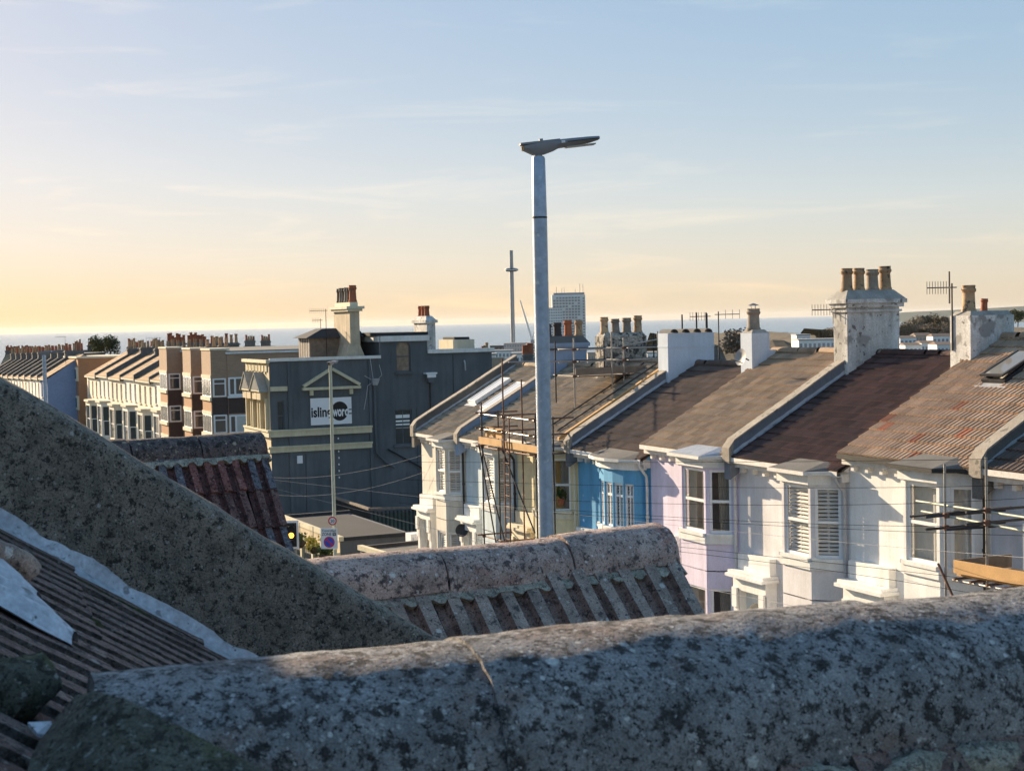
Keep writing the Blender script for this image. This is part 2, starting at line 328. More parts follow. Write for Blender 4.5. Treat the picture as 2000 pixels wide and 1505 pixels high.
def chimney(parent, x, y0, y1, zb, body, ztop, m, pots, th=.3, corbel=None, cap=.2, capm='cement', potrow='y'):
    """stack from zb to ztop, centred on x, from y0 to y1; pots = [(kind, scale, position 0..1)]"""
    c = MB(); c.box(x-th, y0, zb, x+th, y1, ztop)
    for (za, zc, e) in (corbel or []): c.box(x-th-e, y0-e, za, x+th+e, y1+e, zc)
    o = c.build('chimney', M[m], parent)
    if cap:
        k = MB(); a, b = .02, .10
        e = (corbel[-1][2] if corbel else 0)
        zt = max([ztop] + [q[1] for q in (corbel or [])]) + .002
        k.hexa([(x-th-e+a,y0-e+a,zt),(x+th+e-a,y0-e+a,zt),(x+th+e-a,y1+e-a,zt),(x-th-e+a,y1+e-a,zt),(x-th+b,y0+b,zt+cap),(x+th-b,y0+b,zt+cap),(x+th-b,y1-b,zt+cap),(x-th+b,y1-b,zt+cap)])
        k.build('chimney_cap', M[capm], o)
    else: zt = max([ztop] + [q[1] for q in (corbel or [])])
    for kind, scl, t in pots:
        p = place(POT[kind], 'chimney_pot', o, (x, y0 + (y1-y0)*t, zt + cap - .04), (rnd.uniform(-.03,.03), rnd.uniform(-.03,.03), rnd.uniform(0,6)), (scl,scl,scl))
    return o

def tiles_on(roof, kind, x0, x1, y0, y1, skip=None, odd=None):
    me, tw, ex = TILE[kind]; n = int(round((x1-x0)/tw)); sx = (x1-x0)/(n*tw); cs = math.cos(SL)
    rows = int((y1-y0)/(ex*cs)) + 1
    for j in range(rows):
        y = y0 + j*ex*cs
        for i in range(n):
            x = x0 + i*tw*sx
            if skip and skip(x + tw/2, y + ex*cs/2): continue
            mm = None
            if odd and rnd.random() < odd[1] * (1.0 if y < 1.2 else .15): mm = M[odd[0]]
            L = (min(1, (y1-y+.02)/(ex*cs+.05)))
            place(me, 'roof_tile', roof, (x, y, roof_z(y) + .012 + rnd.uniform(-.004,.004)), (SL + rnd.uniform(-.008,.008), rnd.uniform(-.006,.006), rnd.uniform(-.006,.006)), (sx, max(.3, L), 1), mm)

def parapet(parent, x, y0, y1, h=.36, m='cement_dark', cm='coping', th=.14, lead=True, backend=True):
    zz = lambda y: roof_z(y)
    w = MB(); poly = [(x-th, y0, zz(y0)-.55), (x-th, y0, zz(y0)+h-.10), (x-th, y0+.16, zz(y0+.16)+h), (x-th, y1, zz(y1)+h), (x-th, y1, zz(y1)-.4)]
    w.extr(poly, (2*th,0,0)); o = w.build('parapet', M[m], parent)
    c = MB(); e = .035
    def cp(y, dz): return [(x-th-e, y, zz(y)+h+.002+dz), (x+th+e, y, zz(y)+h+.002+dz)]
    k = 9; prev = None
    for i in range(k+1):
        y = y0+.12 + (y1-y0-.12)*i/k; j = .008*math.sin(i*7.3)
        a, b = cp(y, j), cp(y, .045+j)
        if prev: c.hexa([prev[0][0],prev[0][1],a[1],a[0],prev[1][0],prev[1][1],b[1],b[0]])
        prev = (a, b)
    ya, yb = y0-.05, y0+.12
    c.hexa([(x-th-e,ya,zz(y0)-.12),(x+th+e,ya,zz(y0)-.12),(x+th+e,ya+.06,zz(y0)-.12),(x-th-e,ya+.06,zz(y0)-.12),(x-th-e,ya,zz(y0)+h-.10),(x+th+e,ya,zz(y0)+h-.10),(x+th+e,yb,zz(yb)+h+.045),(x-th-e,yb,zz(yb)+h+.045)])
    c.build('coping', M[cm], o)
    if lead:
        f = MB(); k = 26; vs = []
        for i in range(k+1):
            y = y0 + .1 + (y1-y0-.1)*i/k; r_ = rnd.uniform(-.02,.02); z = zz(y)
            vs += [(x+th+.004, y, z+.13+rnd.uniform(-.015,.015)), (x+th+.012, y, z+.05), (x+th+.09+r_, y, z+.055+rnd.uniform(0,.01))]
        f.add(vs, [(i*3+j, i*3+j+1, i*3+4+j, i*3+3+j) for i in range(k) for j in (0,1)]); f.build('flashing', M['lead'], o)
    return o

def downpipe(parent, x, m, zt=None):
    zt = zt or E_; pts = [(x,-.30,zt-.1),(x,-.30,zt-.22),(x+.02,-.2,zt-.36),(x+.03,-.09,zt-.5),(x+.03,-.08,zt-.7),(x+.03,-.08,.1)]
    o = MB().tube(pts, .042, 8).build('downpipe', M[m], parent, 60)
    for z in (1.2, 3.0, 4.6): MB().tube([(x+.03,-.08,z),(x+.03,-.08,z+.07)], .056, 8).build('bracket', M[m], o)
    return o
# ------------------------------------------------------------------ the painted terrace
def terrace_house(k, ez, label, wm, tm, styles, pipe='gutter_white', bow=False, gut='gutter_white', skip=None, odd=None, fm='frame_white', bayroof='cement_dark', trim='trim_white', porch=True, bx=(2.25,2.75,4.0,4.5), bo=.6, under='roof_under'):
    base = ez - E_; o = F0 + D * (W * (k + 1)); h = thing('terraced_house', label, 'house', (o.x, o.y, base), ROT, 'houses of the painted terrace')
    h['label'] = label
    Wd = M[wm]
    X, N = Vector((1,0,0)), Vector((0,-1,0)); zlo = -.9
    up, lo = (E_-2.05, E_-.40), (E_-5.25, E_-3.5)
    wl = MB()
    door = (.42, 0.12, 1.32, 2.62)
    dz = -zlo
    panel(wl, (0,0,zlo), X, N, W, E_-.03-zlo, [(door[0],door[1]+dz,door[2],door[3]+dz), (bx[0],.05,bx[3],E_-.06-zlo)], .9)
    ya, yb, g = .012, 2*RIDGE, .012
    for x in (g, W-g):
        wl.add([(x,ya,zlo),(x,yb,zlo),(x,yb,E_),(x,RIDGE,roof_z(RIDGE)-.03),(x,-.2,E_+.02),(x,ya,E_-.05)], [(0,1,2,3,4,5)])
    wl.quad((g,yb,zlo),(W-g,yb,zlo),(W-g,yb,E_),(g,yb,E_))
    wall = wl.build('wall', Wd, h)
    # bay
    bay = MB(); zt = E_-.10-zlo
    wins = []
    if not bow:
        A, B, C, Dd = (bx[0],0), (bx[1],-bo), (bx[2],-bo), (bx[3],0)
        for i, (a, b) in enumerate(((A,B),(B,C),(C,Dd))):
            a3, b3 = Vector((*a,zlo)), Vector((*b,zlo)); L = (b3-a3).length; x = (b3-a3)/L; n = Vector((x.y,-x.x,0))
            m_ = .09 if i == 1 else .10
            ops = [(m_, lo[0]-zlo, L-m_, lo[1]-zlo), (m_, up[0]-zlo, L-m_, up[1]-zlo)]
            if wm == 'wall_white' and i == 2: ops = [(.22, q[1], L-.16, q[3]) for q in ops]
            panel(bay, a3, x, n, L, zt, ops, .12)
            wins += [(a3, x, n, q, styles[i], 1 if q[1] > 3 else 0, 0, .5) for q in ops]
        outline = [A,B,C,Dd]
    else:
        n_ = 7; c0, rx = (bx[0]+bx[3])/2, (bx[3]-bx[0])/2
        outline = [(c0 - rx*math.cos(math.pi*i/n_), -bo*math.sin(math.pi*i/n_)**.8) for i in range(n_+1)]
        for i in range(n_):
            a3, b3 = Vector((*outline[i],zlo)), Vector((*outline[i+1],zlo)); L = (b3-a3).length; x = (b3-a3)/L; n = Vector((x.y,-x.x,0))
            ops = [] if i in (0, n_-1) else [(.03, lo[0]-zlo, L-.03, lo[1]-zlo), (.03, up[0]-zlo, L-.03, up[1]-zlo-.35)]
            panel(bay, a3, x, n, L, zt, ops, .10)
            wins += [(a3, x, n, q, styles[1], 1, 1, .72) for q in ops]
    bo_ = bay.build('bay', Wd, h)
    MB().prism(outline, E_-3.05, E_-3.02).build('bay_floor', M['interior'], bo_)
    for a3, x, n, q, st, hi, bars, mid in wins: window(h, a3, x, n, *q, st, fm, .05, True, mid, bars, trim)
    # string mould under the upper bay windows, little roof over the bay
    def off(e): 
        cx = (bx[0]+bx[3])/2; return [(cx + (px-cx)*(1+e/1.15), py*(1+e/bo) if py < -.01 else .02) for px, py in outline]
    MB().prism(off(.06), E_-2.32, E_-2.14).build('bay_band', M[trim], bo_)
    MB().prism([(x, y if y < 0 else .3) for x, y in off(.10)], E_-.36+.02, E_-.11).build('bay_cornice', M[trim], bo_)
    MB().prism([(x, y if y < 0 else .2) for x, y in off(.30)], E_-.105, E_-.02).build('bay_gutter', M[gut], bo_)
    sl = MB(); a = off(.27); t = [(x, y*.25 if y < 0 else y) for x, y in off(-.1)]
    sl.add([(x,y if y < 0 else .5,E_-.016) for x, y in a] + [(x,y if y < 0 else .5,E_+.16) for x, y in t], [(i,(i+1) % len(a),(i+1) % len(a)+len(a),i+len(a)) for i in range(len(a))] + [tuple(range(len(a),2*len(a)))])
    sl.build('bay_roof', M[bayroof], bo_)
    # eaves
    MB().box(.004,-.22,E_-.26,W-.004,-.004,E_-.07).build('fascia', M['gutter_white'], h)
    g2 = MB(); g2.box(.004,-.36,E_-.13,W-.004,-.345,E_-.01).box(.004,-.345,E_-.13,W-.004,-.225,E_-.115).box(.004,-.24,E_-.115,W-.004,-.225,E_-.03).build('gutter', M[gut], h)
    for i in range(4):
        x = .25 + i*.52
        MB().box(x,-.15,E_-.40,x+.11,-.003,E_-.265).build('eaves_bracket', M['gutter_white'], h)
    downpipe(h, W-.13, pipe)
    # roof
    r = MB(); r.extr([(.002,GUT,E_-.03),(.002,RIDGE,roof_z(RIDGE)-.03),(.002,2*RIDGE+.25,E_-.06),(.002,2*RIDGE+.25,E_-.16),(.002,RIDGE,roof_z(RIDGE)-.15),(.002,GUT,E_-.06)], (W-.004,0,0))
    roof = r.build('roof', M[under], h)
    tiles_on(roof, tm, .0, W, GUT-.04, RIDGE-.02, skip, odd)
    rt = MB(); 
    vs = []
    for i in range(7):
        a = math.pi*i/6; vs += [(0, RIDGE - .13*math.cos(a), roof_z(RIDGE)+.0+.13*math.sin(a)), (.46, RIDGE - .13*math.cos(a), roof_z(RIDGE)+.0+.13*math.sin(a))]
    rt.add(vs, [(2*i,2*i+1,2*i+3,2*i+2) for i in range(6)]); rme = rt.mesh('ridge_tile', M[tm], 50)
    for i in range(10): place(rme, 'ridge_tile', roof, (i*.47, 0, rnd.uniform(-.008,.008)), (0, rnd.uniform(-.01,.01), 0))
    # back slope, tile courses as ribs
    # porch
    if porch:
        p = MB(); p.box(.16,-.34,2.95,1.66,-.004,3.28); po = p.build('porch', M[trim], h)
        c = MB(); c.box(.06,-.52,3.283,1.76,-.004,3.36).box(.1,-.46,3.362,1.72,-.004,3.44).build('porch_cornice', M[trim], po)
        MB().box(.18,-.2,3.443,1.64,-.004,3.86).build('blocking_course', M[trim], po)
        for x in (.18, 1.42): MB().box(x,-.4,2.5,x+.22,-.342,3.0).box(x+.02,-.36,2.2,x+.2,-.344,2.5).build('console', M[trim], po)
        for x in (.17, 1.43): MB().box(x,-.30,0,x+.22,-.004,2.948).build('pilaster', M[trim], po)
        arch = [(door[0],-.1,2.2)] + [(.87 - .45*math.cos(math.pi*i/10), -.1, 2.2 + .45*math.sin(math.pi*i/10)) for i in range(1,10)] + [(door[2],-.1,2.2)]
        ar = MB(); top = [(x, y, 2.9) for x, y, z in arch]
        for i in range(10): ar.quad(arch[i], arch[i+1], top[i+1], top[i]); ar.quad(arch[i], arch[i+1], (arch[i+1][0],.6,arch[i+1][2]), (arch[i][0],.6,arch[i][2]))
        ar.quad((.39,-.1,0),(.42,-.1,0),(.42,-.1,2.9),(.39,-.1,2.9)).quad((1.32,-.1,0),(1.43,-.1,0),(1.43,-.1,2.9),(1.32,-.1,2.9)); ar.build('arch', M[trim], po)
        d_ = MB().box(.5,.82,.15,1.24,.87,2.1); do = d_.build('door', M['timber_old'], h); MB().box(1.12,.79,1.0,1.17,.818,1.12).build('door_handle', M['steel'], do)
    return h

LB = {0: 'blue grey house behind the scaffolding at the right edge', 1: 'white house with tan tiled roof and rooflights beside the scaffolding',
      2: 'pale grey house with louvred bay and dark wine red tiled roof', 3: 'lilac house with curtained bay and brown tiled roof',
      4: 'bright blue house with a curved bow window', 5: 'pale yellow house half hidden by scaffold and street lamp',
      6: 'light blue house with louvred bay left of the yellow one', 7: 'cream end house of the terrace with two rooflights near the dark corner pub'}
sk1 = lambda x, y: 2.35 < y < 3.6 and (1.62 < x < 2.5 or 3.55 < x < 4.4)
sk7 = lambda x, y: (1.55 < y < 3.25 and (1.0 < x < 1.95)) or (1.25 < y < 3.0 and 2.95 < x < 3.9)
EZ = {0:-3.12, 1:-3.15, 2:-3.58, 3:-3.56, 4:-4.0, 5:-3.97, 6:-4.22, 7:-4.30, -1:-2.9}
H = {}
H[0] = terrace_house(-1, EZ[0], LB[0], 'wall_grey_blue', 'tile_dusk', ('blind','blind','blind'))
H[1] = terrace_house(0, EZ[1], LB[1], 'wall_white', 'tile_tan', ('net','net','net'), 'black_pipe', gut='black_pipe', skip=sk1, odd=('tile_red', .07), bx=(2.2,2.68,3.85,4.45))
H[2] = terrace_house(1, EZ[2], LB[2], 'wall_pale', 'tile_wine', ('louvre','louvre','louvre'), 'grey_pipe', bx=(2.3,2.82,4.0,4.52))
H[3] = terrace_house(2, EZ[3], LB[3], 'wall_lilac', 'tile_brown', ('net','curtain','half'), bayroof='lead', bx=(2.2,2.7,4.0,4.48))
H[4] = terrace_house(3, EZ[4], LB[4], 'wall_blue', 'tile_dusk', ('louvre','louvre','louvre'), bow=True, bx=(1.95,2,4.2,4.4), bo=.6, gut='trim_white')
H[5] = terrace_house(4, EZ[5], LB[5], 'wall_yellow', 'tile_grey', ('dark','curtain','half'), 'trim_cream', trim='trim_cream', bx=(2.1,2.6,3.85,4.35))
H[6] = terrace_house(5, EZ[6], LB[6], 'wall_sky', 'tile_grey', ('louvre','louvre','louvre'), 'black_pipe', bx=(2.4,2.9,4.1,4.5))
H[7] = terrace_house(6, EZ[7], LB[7], 'wall_cream', 'tile_grey', ('louvre','louvre','louvre'), 'black_pipe', skip=sk7, bx=(2.6,3.05,4.1,4.5))
# party parapets stand on the far side (x = 0) of the nearer house
parapet(H[1], W, -.36, 4.1, .34, 'cement_dark', 'coping')
parapet(H[3], W, -.36, 3.3, .36, 'parapet_grey')
parapet(H[5], W, -.36, 3.3, .35, 'parapet_grey')
parapet(H[7], W, -.36, 3.4, .36, 'stack_blue')
parapet(H[7], .02, -.36, 4.15, .40, 'cement_dark')
# chimneys, set on the party lines (x = W is the near side of each house)
zl = lambda k, zw: zw - (EZ[k] - E_)
chimney(H[3], W, 3.18, 4.86, E_+1.2, None, zl(3,.16), 'stack_white', [('buff',1.0,.13),('buff',1.0,.36),('grey',1.12,.62),('buff',1.08,.87)], .3, [(zl(3,.04),zl(3,.10),.05),(zl(3,.162),zl(3,.27),.09),(zl(3,.272),zl(3,.38),.15)], .24)
chimney(H[2], W, 3.2, 4.5, E_+1.2, None, zl(2,-.10), 'stack_white', [('buff',1.05,.2),('red',.55,.55)], .36, None, .10)
c3 = chimney(H[4], W, 3.24, 3.85, E_+1.2, None, zl(4,-.5), 'stack_sky', [('grey',1.25,.42)], .30, None, .10)
MB().box(W-.28,3.85,E_+1.4,W+.28,4.7,zl(4,-1.0)).build('chimney_shoulder', M['stack_sky'], c3)
ck = MB(); ck.lathe([(.17,zl(4,.30)),(.17,zl(4,.31)),(.05,zl(4,.36)),(.01,zl(4,.37))], 14, W, 3.50)
for s_ in (-1,1): ck.tube([(W+s_*.09,3.5,zl(4,.10)),(W+s_*.12,3.5,zl(4,.31))], .012, 5)
ck.build('cowl', M['steel'], c3)
c4 = chimney(H[5], W, 3.1, 4.8, E_+1.2, None, zl(5,-.50), 'stack_sky', [], .32, [(zl(5,-.94),zl(5,-.90),.015)], 0)
for i in range(4):                                     # half-round caps over the flues
    y = 3.32 + i*.42; a = MB(); vs = []
    for q in range(9):
        t = math.pi*q/8; vs += [(W-.36, y - .15*math.cos(t), zl(5,-.5)+.004+.13*math.sin(t)), (W+.36, y - .15*math.cos(t), zl(5,-.5)+.004+.13*math.sin(t))]
    a.add(vs, [(2*q,2*q+1,2*q+3,2*q+2) for q in range(8)]).build('flue_cap', M['cement_dark'], c4, 50)
chimney(H[6], W, 3.22, 4.9, E_+1.2, None, zl(6,-.60), 'stack_worn', [('buff',.95,.12),('grey',1.0,.38),('grey',1.05,.64),('buff',1.0,.9)], .34, None, .12, 'stack_worn')
chimney(H[7], W, 3.3, 4.9, E_+1.2, None, zl(7,-1.05), 'stack_blue', [('dark',1.0,.08),('dark',1.1,.34),('red',1.05,.62),('buff',1.0,.9)], .32, [(zl(7,-1.12),zl(7,-1.0),.05),(zl(7,-.998),zl(7,-.86),.10)], .26, 'cement_dark')
# rooflights
def rooflight(house, x0, x1, y0, y1, open_=0.0, fm='steel_dark', pm='glass_sky'):
    cs = math.cos(SL); L = (y1-y0)/cs; w = x1-x0
    xf = Matrix.Translation((x0, y0, roof_z(y0)+.03)) @ Matrix.Rotation(SL, 4, 'X')
    f = MB(xf); b = .075
    f.box(0,0,0,b,L,.10).box(w-b,0,0,w,L,.10).box(b,0,0,w-b,b,.10).box(b,L-b,0,w-b,L,.10)
    o = f.build('rooflight', M[fm], house)
    MB(xf).box(-.12,-.16,-.02,w+.12,-.002,.015).build('apron_flashing', M['lead'], o)
    xs = xf @ Matrix.Translation((0, L, .105)) @ Matrix.Rotation(-open_, 4, 'X') @ Matrix.Translation((0, -L, 0))
    s = MB(xs); s.box(.01,.01,0,b,L,.045).box(w-b,.01,0,w-.01,L,.045).box(b,.01,0,w-b,b,.045).box(b,L-b,0,w-b,L,.045); so = s.build('sash', M[fm], o)
    MB(xs).box(b+.002,b+.002,.012,w-b-.002,L-b-.002,.03).build('pane', M[pm], so)
    MB(xf).box(b,b,-.04,w-b,L-b,-.01).build('blind', M['blind'], o)
    return o
M['glass_sky'] = mat('glass_sky', (.20,.20,.19), .06, .1, 1, spec=1.0)
M['glass_white'] = mat('glass_white', (.62,.64,.66), .15, .08, 3, spec=.9)
rooflight(H[1], 1.68, 2.44, 2.4, 3.5, .06); rooflight(H[1], 3.6, 4.36, 2.4, 3.5)
rooflight(H[7], 1.08, 1.88, 1.62, 3.15, 0, 'frame_white', 'glass_white'); rooflight(H[7], 3.0, 3.84, 1.35, 2.95, 0, 'frame_white', 'glass_white')
# ------------------------------------------------------------------ the dark corner pub
M['pub_dark'] = mat('pub_dark', (.125,.137,.152), .85, .16, .35, .08, 20, .3, 60, .2, col2=(.10,.112,.125), c2scale=.5)
M['pub_trim'] = mat('pub_trim', (.60,.54,.38), .8, .12, 2, .08, 20, .2, 50, .12); M['pub_front'] = mat('pub_front', (.52,.43,.29), .85, .12, 1, .1, 20, .2, 50, .15)
M['felt'] = mat('felt', (.13,.125,.12), .95, .25, .7, .2, 8, .4, 30); M['felt_dark'] = mat('felt_dark', (.035,.038,.045), .9, .25, .7, .2, 8, .4, 30)
M['ink'] = mat('ink', (.012,.012,.014), .6, 0); M['sign_white'] = mat('sign_white', (.78,.78,.80), .5, .03, 2)
M['brown_glass'] = mat('brown_glass', (.22,.17,.135), .15, .5, 2.5, spec=.8)
PZ = -11.0; PO = Vector((-13.902, 88.0, PZ)); zp = lambda zw: zw - PZ
def text_mesh(name, body, size, m, xf, sx=1.0, sy=1.0, bold=0.0, depth=.0):
    cu = bpy.data.curves.new(name, 'FONT'); cu.body = body; cu.size = size; cu.offset = bold; cu.extrude = depth; cu.align_x = 'LEFT'
    o = bpy.data.objects.new(name, cu); COL.objects.link(o); bpy.context.view_layer.update()
    me = bpy.data.meshes.new_from_object(o.evaluated_get(bpy.context.evaluated_depsgraph_get())); bpy.data.objects.remove(o); bpy.data.curves.remove(cu)
    me.transform(xf @ Matrix.Diagonal((sx, sy, 1, 1))); me.materials.clear(); me.materials.append(m); me.name = name; return me
pub = thing('corner_pub', 'dark grey painted corner pub with cream string courses and white banner', 'pub', PO, ROT)
X, Nn = Vector((1,0,0)), Vector((1,0,0))
yS = Vector((0,1,0))                                        # the side wall runs along y, faces +x
w = MB(); 
up_op = (7.55, zp(-7.2), 8.62, zp(-5.12)); lo_op = (.42, zp(-6.0), .82, zp(-4.3))
panel(w, (0,0,-1), yS, X, 6.70, zp(-2.0)+1, [(lo_op[0], lo_op[1]+1, lo_op[2], lo_op[3]+1)], .16)
ar_y0, ar_y1, ar_z0, ar_zs = 7.72, 8.62, zp(-2.86), zp(-1.5)
panel(w, (0,6.70,-1), yS, X, 2.97, zp(-.70)+1, [(up_op[0]-6.7, up_op[1]+1, up_op[2]-6.7, up_op[3]+1), (ar_y0-6.7, ar_z0+1, ar_y1-6.7, ar_zs+.45+1)], .2)
panel(w, (0,9.67,-1), yS, X, 4.2, zp(-1.66)+1, [], .1)
w.quad((-5.6,0,-1),(-5.6,13.87,-1),(-5.6,13.87,zp(-1.7)),(-5.6,0,zp(-2.0))).quad((0,13.87,-1),(-5.6,13.87,-1),(-5.6,13.87,zp(-1.66)),(0,13.87,zp(-1.66)))
w.quad((-.01,6.7,zp(-2.05)),(-5.5,6.7,zp(-2.05)),(-5.5,6.7,zp(-.7)),(-.01,6.7,zp(-.7))).quad((-.01,9.67,zp(-1.7)),(-5.5,9.67,zp(-1.7)),(-5.5,9.67,zp(-.7)),(-.01,9.67,zp(-.7)))
# arch spandrels
for k in range(8):
    a0, a1 = math.pi*k/8, math.pi*(k+1)/8; c = (ar_y0+ar_y1)/2; r_ = .45
    w.quad((-.003, c-r_*math.cos(a0), ar_zs+.45*math.sin(a0)), (-.003, c-r_*math.cos(a1), ar_zs+.45*math.sin(a1)), (-.003, c-r_*math.cos(a1), ar_zs+.452), (-.003, c-r_*math.cos(a0), ar_zs+.452))
w.build('side_wall', M['pub_dark'], pub)
# lit front: canted two-light bays, seen edge on
f = MB(); panel(f, (-5.5,0,-1), X, Vector((0,-1,0)), 5.5, zp(-2.0)+1, [(.5,zp(-6.0)+1,1.5,zp(-4.2)+1),(2.1,zp(-6.0)+1,3.1,zp(-4.2)+1),(3.8,zp(-6.0)+1,4.9,zp(-4.2)+1),(3.9,1.6,4.8,3.4),(1.0,1.6,2.2,3.4)], .5)
f.build('front_wall', M['pub_front'], pub)
for x0, x1 in ((-5.0,-4.0),(-3.4,-2.4),(-1.7,-.6)):
    fo = MB().box(x0,.30,zp(-6.0),x1,.34,zp(-4.2)).build('window', M['glass_far'], pub)
    MB().box(x0-.12,-.16,zp(-6.05),x0-.003,-.003,zp(-4.15)).box(x1+.003,-.16,zp(-6.05),x1+.12,-.003,zp(-4.15)).build('surround', M['pub_trim'], fo)
for x0, x1 in ((-1.6,-.7),(-4.5,-3.3)): MB().box(x0,.3,.6,x1,.34,2.4).build('window', M['glass_far'], pub)
for x0, x1 in ((-4.9,-2.75),(-2.6,-.3)):                                          # two little gables over the first-floor lights
    c = (x0+x1)/2; g = MB(); g.extr([(x0,-.5,zp(-3.75)),(x1,-.5,zp(-3.75)),(c,-.5,zp(-2.75))], (0,.497,0)); go = g.build('gable', M['pub_trim'], pub)
    MB().extr([(x0+.35,-.503,zp(-3.66)),(x1-.35,-.503,zp(-3.66)),(c,-.503,zp(-2.95))], (0,-.01,0)).build('tympanum', M['pub_dark'], go)
    MB().hexa([(x0-.08,-.56,zp(-3.78)),(x0-.08,-.02,zp(-3.78)),(c,-.02,zp(-2.72)),(c,-.56,zp(-2.72)),(x0-.08,-.56,zp(-3.70)),(x0-.08,-.02,zp(-3.70)),(c,-.02,zp(-2.64)),(c,-.56,zp(-2.64))]).hexa([(c+.002,-.56,zp(-2.72)),(c+.002,-.02,zp(-2.72)),(x1+.08,-.02,zp(-3.78)),(x1+.08,-.56,zp(-3.78)),(c+.002,-.56,zp(-2.64)),(c+.002,-.02,zp(-2.64)),(x1+.08,-.02,zp(-3.70)),(x1+.08,-.56,zp(-3.70))]).build('gable_roof', M['cement'], go)
    for k in range(2): MB().box(x0+.1+k*1.0,-.4,zp(-4.22),x0+1.0+k*1.0,-.004,zp(-3.80)).build('lintel', M['pub_front'], go)
for k in range(7):                                                               # pierced parapet
    x = -5.3 + k*.74; MB().box(x,-.06,zp(-2.75),x+.12,-.003,zp(-2.12)).box(x+.22,-.06,zp(-2.6),x+.5,-.003,zp(-2.25)).build('baluster', M['pub_trim'], pub)
MB().box(-5.6,-.22,zp(-2.10),.16,-.003,zp(-1.92)).build('front_coping', M['pub_trim'], pub)
# cream bands wrap the corner and end at the drainpipe
for nm, za, zb, pr in (('string_course', -6.36, -6.05, .17), ('string_course', -7.26, -7.0, .12)):
    b = MB(); b.box(.003, 0, zp(za), pr, 6.05, zp(zb)).box(-5.6, -pr, zp(za), pr, -.003, zp(zb)); bo_ = b.build(nm, M['pub_trim'], pub)
    MB().box(.003, 0.002, zp(zb)+.002, pr+.07, 6.08, zp(zb)+.10).box(-5.6, -pr-.07, zp(zb)+.002, pr+.07, -.001, zp(zb)+.10).build('moulding', M['pub_trim'], bo_)
MB().box(.003,.03,zp(-3.72),.20,1.0,zp(-3.46)).build('corner_cornice', M['pub_trim'], pub)
MB().box(.003,.003,zp(-2.02),.14,6.72,zp(-1.84)).build('parapet_band', M['trim_white'], pub)
MB().box(.004,6.724,zp(-1.05),.16,9.80,zp(-.72)).box(-5.5,6.60,zp(-1.05),.002,6.698,zp(-.72)).build('parapet_band', M['trim_white'], pub)
MB().box(.004,9.70,zp(-1.82),.14,14.0,zp(-1.58)).build('parapet_band', M['trim_white'], pub)
for y0, y1 in ((1.06,1.27),(5.95,6.12)): MB().box(.003,y0,0,.10,y1,zp(-2.03)).build('pilaster', M['pub_dark'], pub)
MB().box(.004,1.3,zp(-6.0),.05,5.9,zp(-5.93)).box(.004,1.75,zp(-4.12),.04,5.5,zp(-4.06)).build('panel_moulding', M['pub_dark'], pub)
MB().box(-5.5,.2,zp(-2.3),-.05,6.65,zp(-2.2)).build('flat_roof', M['felt'], pub); MB().box(-5.5,6.75,zp(-.9),-.05,9.6,zp(-.8)).build('flat_roof', M['felt_dark'], pub); MB().box(-5.5,9.72,zp(-1.9),-.05,13.8,zp(-1.8)).build('flat_roof', M['felt'], pub)
MB().box(-5.6,6.5,zp(-.70),.05,9.75,zp(-.52)).build('roof_edge', M['felt_dark'], pub)
# pediment over the banner
pd = MB(); a, b, ap = (2.0, zp(-3.58)), (5.32, zp(-3.58)), (3.66, zp(-2.62))
pd.box(.003,a[0]-.1,a[1]-.16,.24,b[0]+.1,a[1])
for s0, s1 in ((a, ap), (ap, b)):
    n = Vector((0, s1[0]-s0[0], s1[1]-s0[1])).normalized(); q = Vector((0,-n.z,n.y))*.17
    p0, p1 = Vector((.003,s0[0],s0[1]+.004)), Vector((.003,s1[0],s1[1])); pd.hexa([p0,p0+Vector((.27,0,0)),p1+Vector((.27,0,0)),p1,p0+q,p0+q+Vector((.27,0,0)),p1+q+Vector((.27,0,0)),p1+q])
pd.build('pediment', M['pub_trim'], pub)
for y in (2.35, 4.75): MB().box(.003,y,zp(-4.05),.16,y+.2,zp(-3.76)).build('console', M['pub_trim'], pub)
# windows in the side wall
def mk_win(y0, z0, y1, z1, style, m='glass_far'):
    fr = MB(); d = -.14; b = .06
    fr.box(d,y0,z0,d+.05,y0+b,z1).box(d,y1-b,z0,d+.05,y1,z1).box(d,y0+b,z0,d+.05,y1-b,z0+b).box(d,y0+b,z1-b,d+.05,y1-b,z1).box(d-.005,y0+b,(z0+z1)/2-.03,d+.045,y1-b,(z0+z1)/2+.03)
    o = fr.build('window', M['pub_dark'], pub); MB().box(d-.02,y0+b,z0+b,d+.01,y1-b,z1-b).build('pane', M[m], o)
    MB().box(.003,y0-.12,z0-.14,.14,y1+.12,z0-.003).build('sill', M['pub_dark'], o); return o
wo = mk_win(*up_op, 0)
for k, (z0, z1) in enumerate(((-5.62,-5.42),(-5.85,-5.74),(-6.05,-5.95),(-6.22,-6.14))): MB().box(-.135,7.64,zp(z0),-.128,8.52,zp(z1)).build('blind_slat', M['shutter'], wo)
MB().box(-.136,8.06,zp(-7.1),-.127,8.10,zp(-5.2)).build('glazing_bar', M['pub_dark'], wo)
mk_win(ar_y0, ar_z0, ar_y1, ar_zs+.45, 0, 'brown_glass'); mk_win(*lo_op, 0)
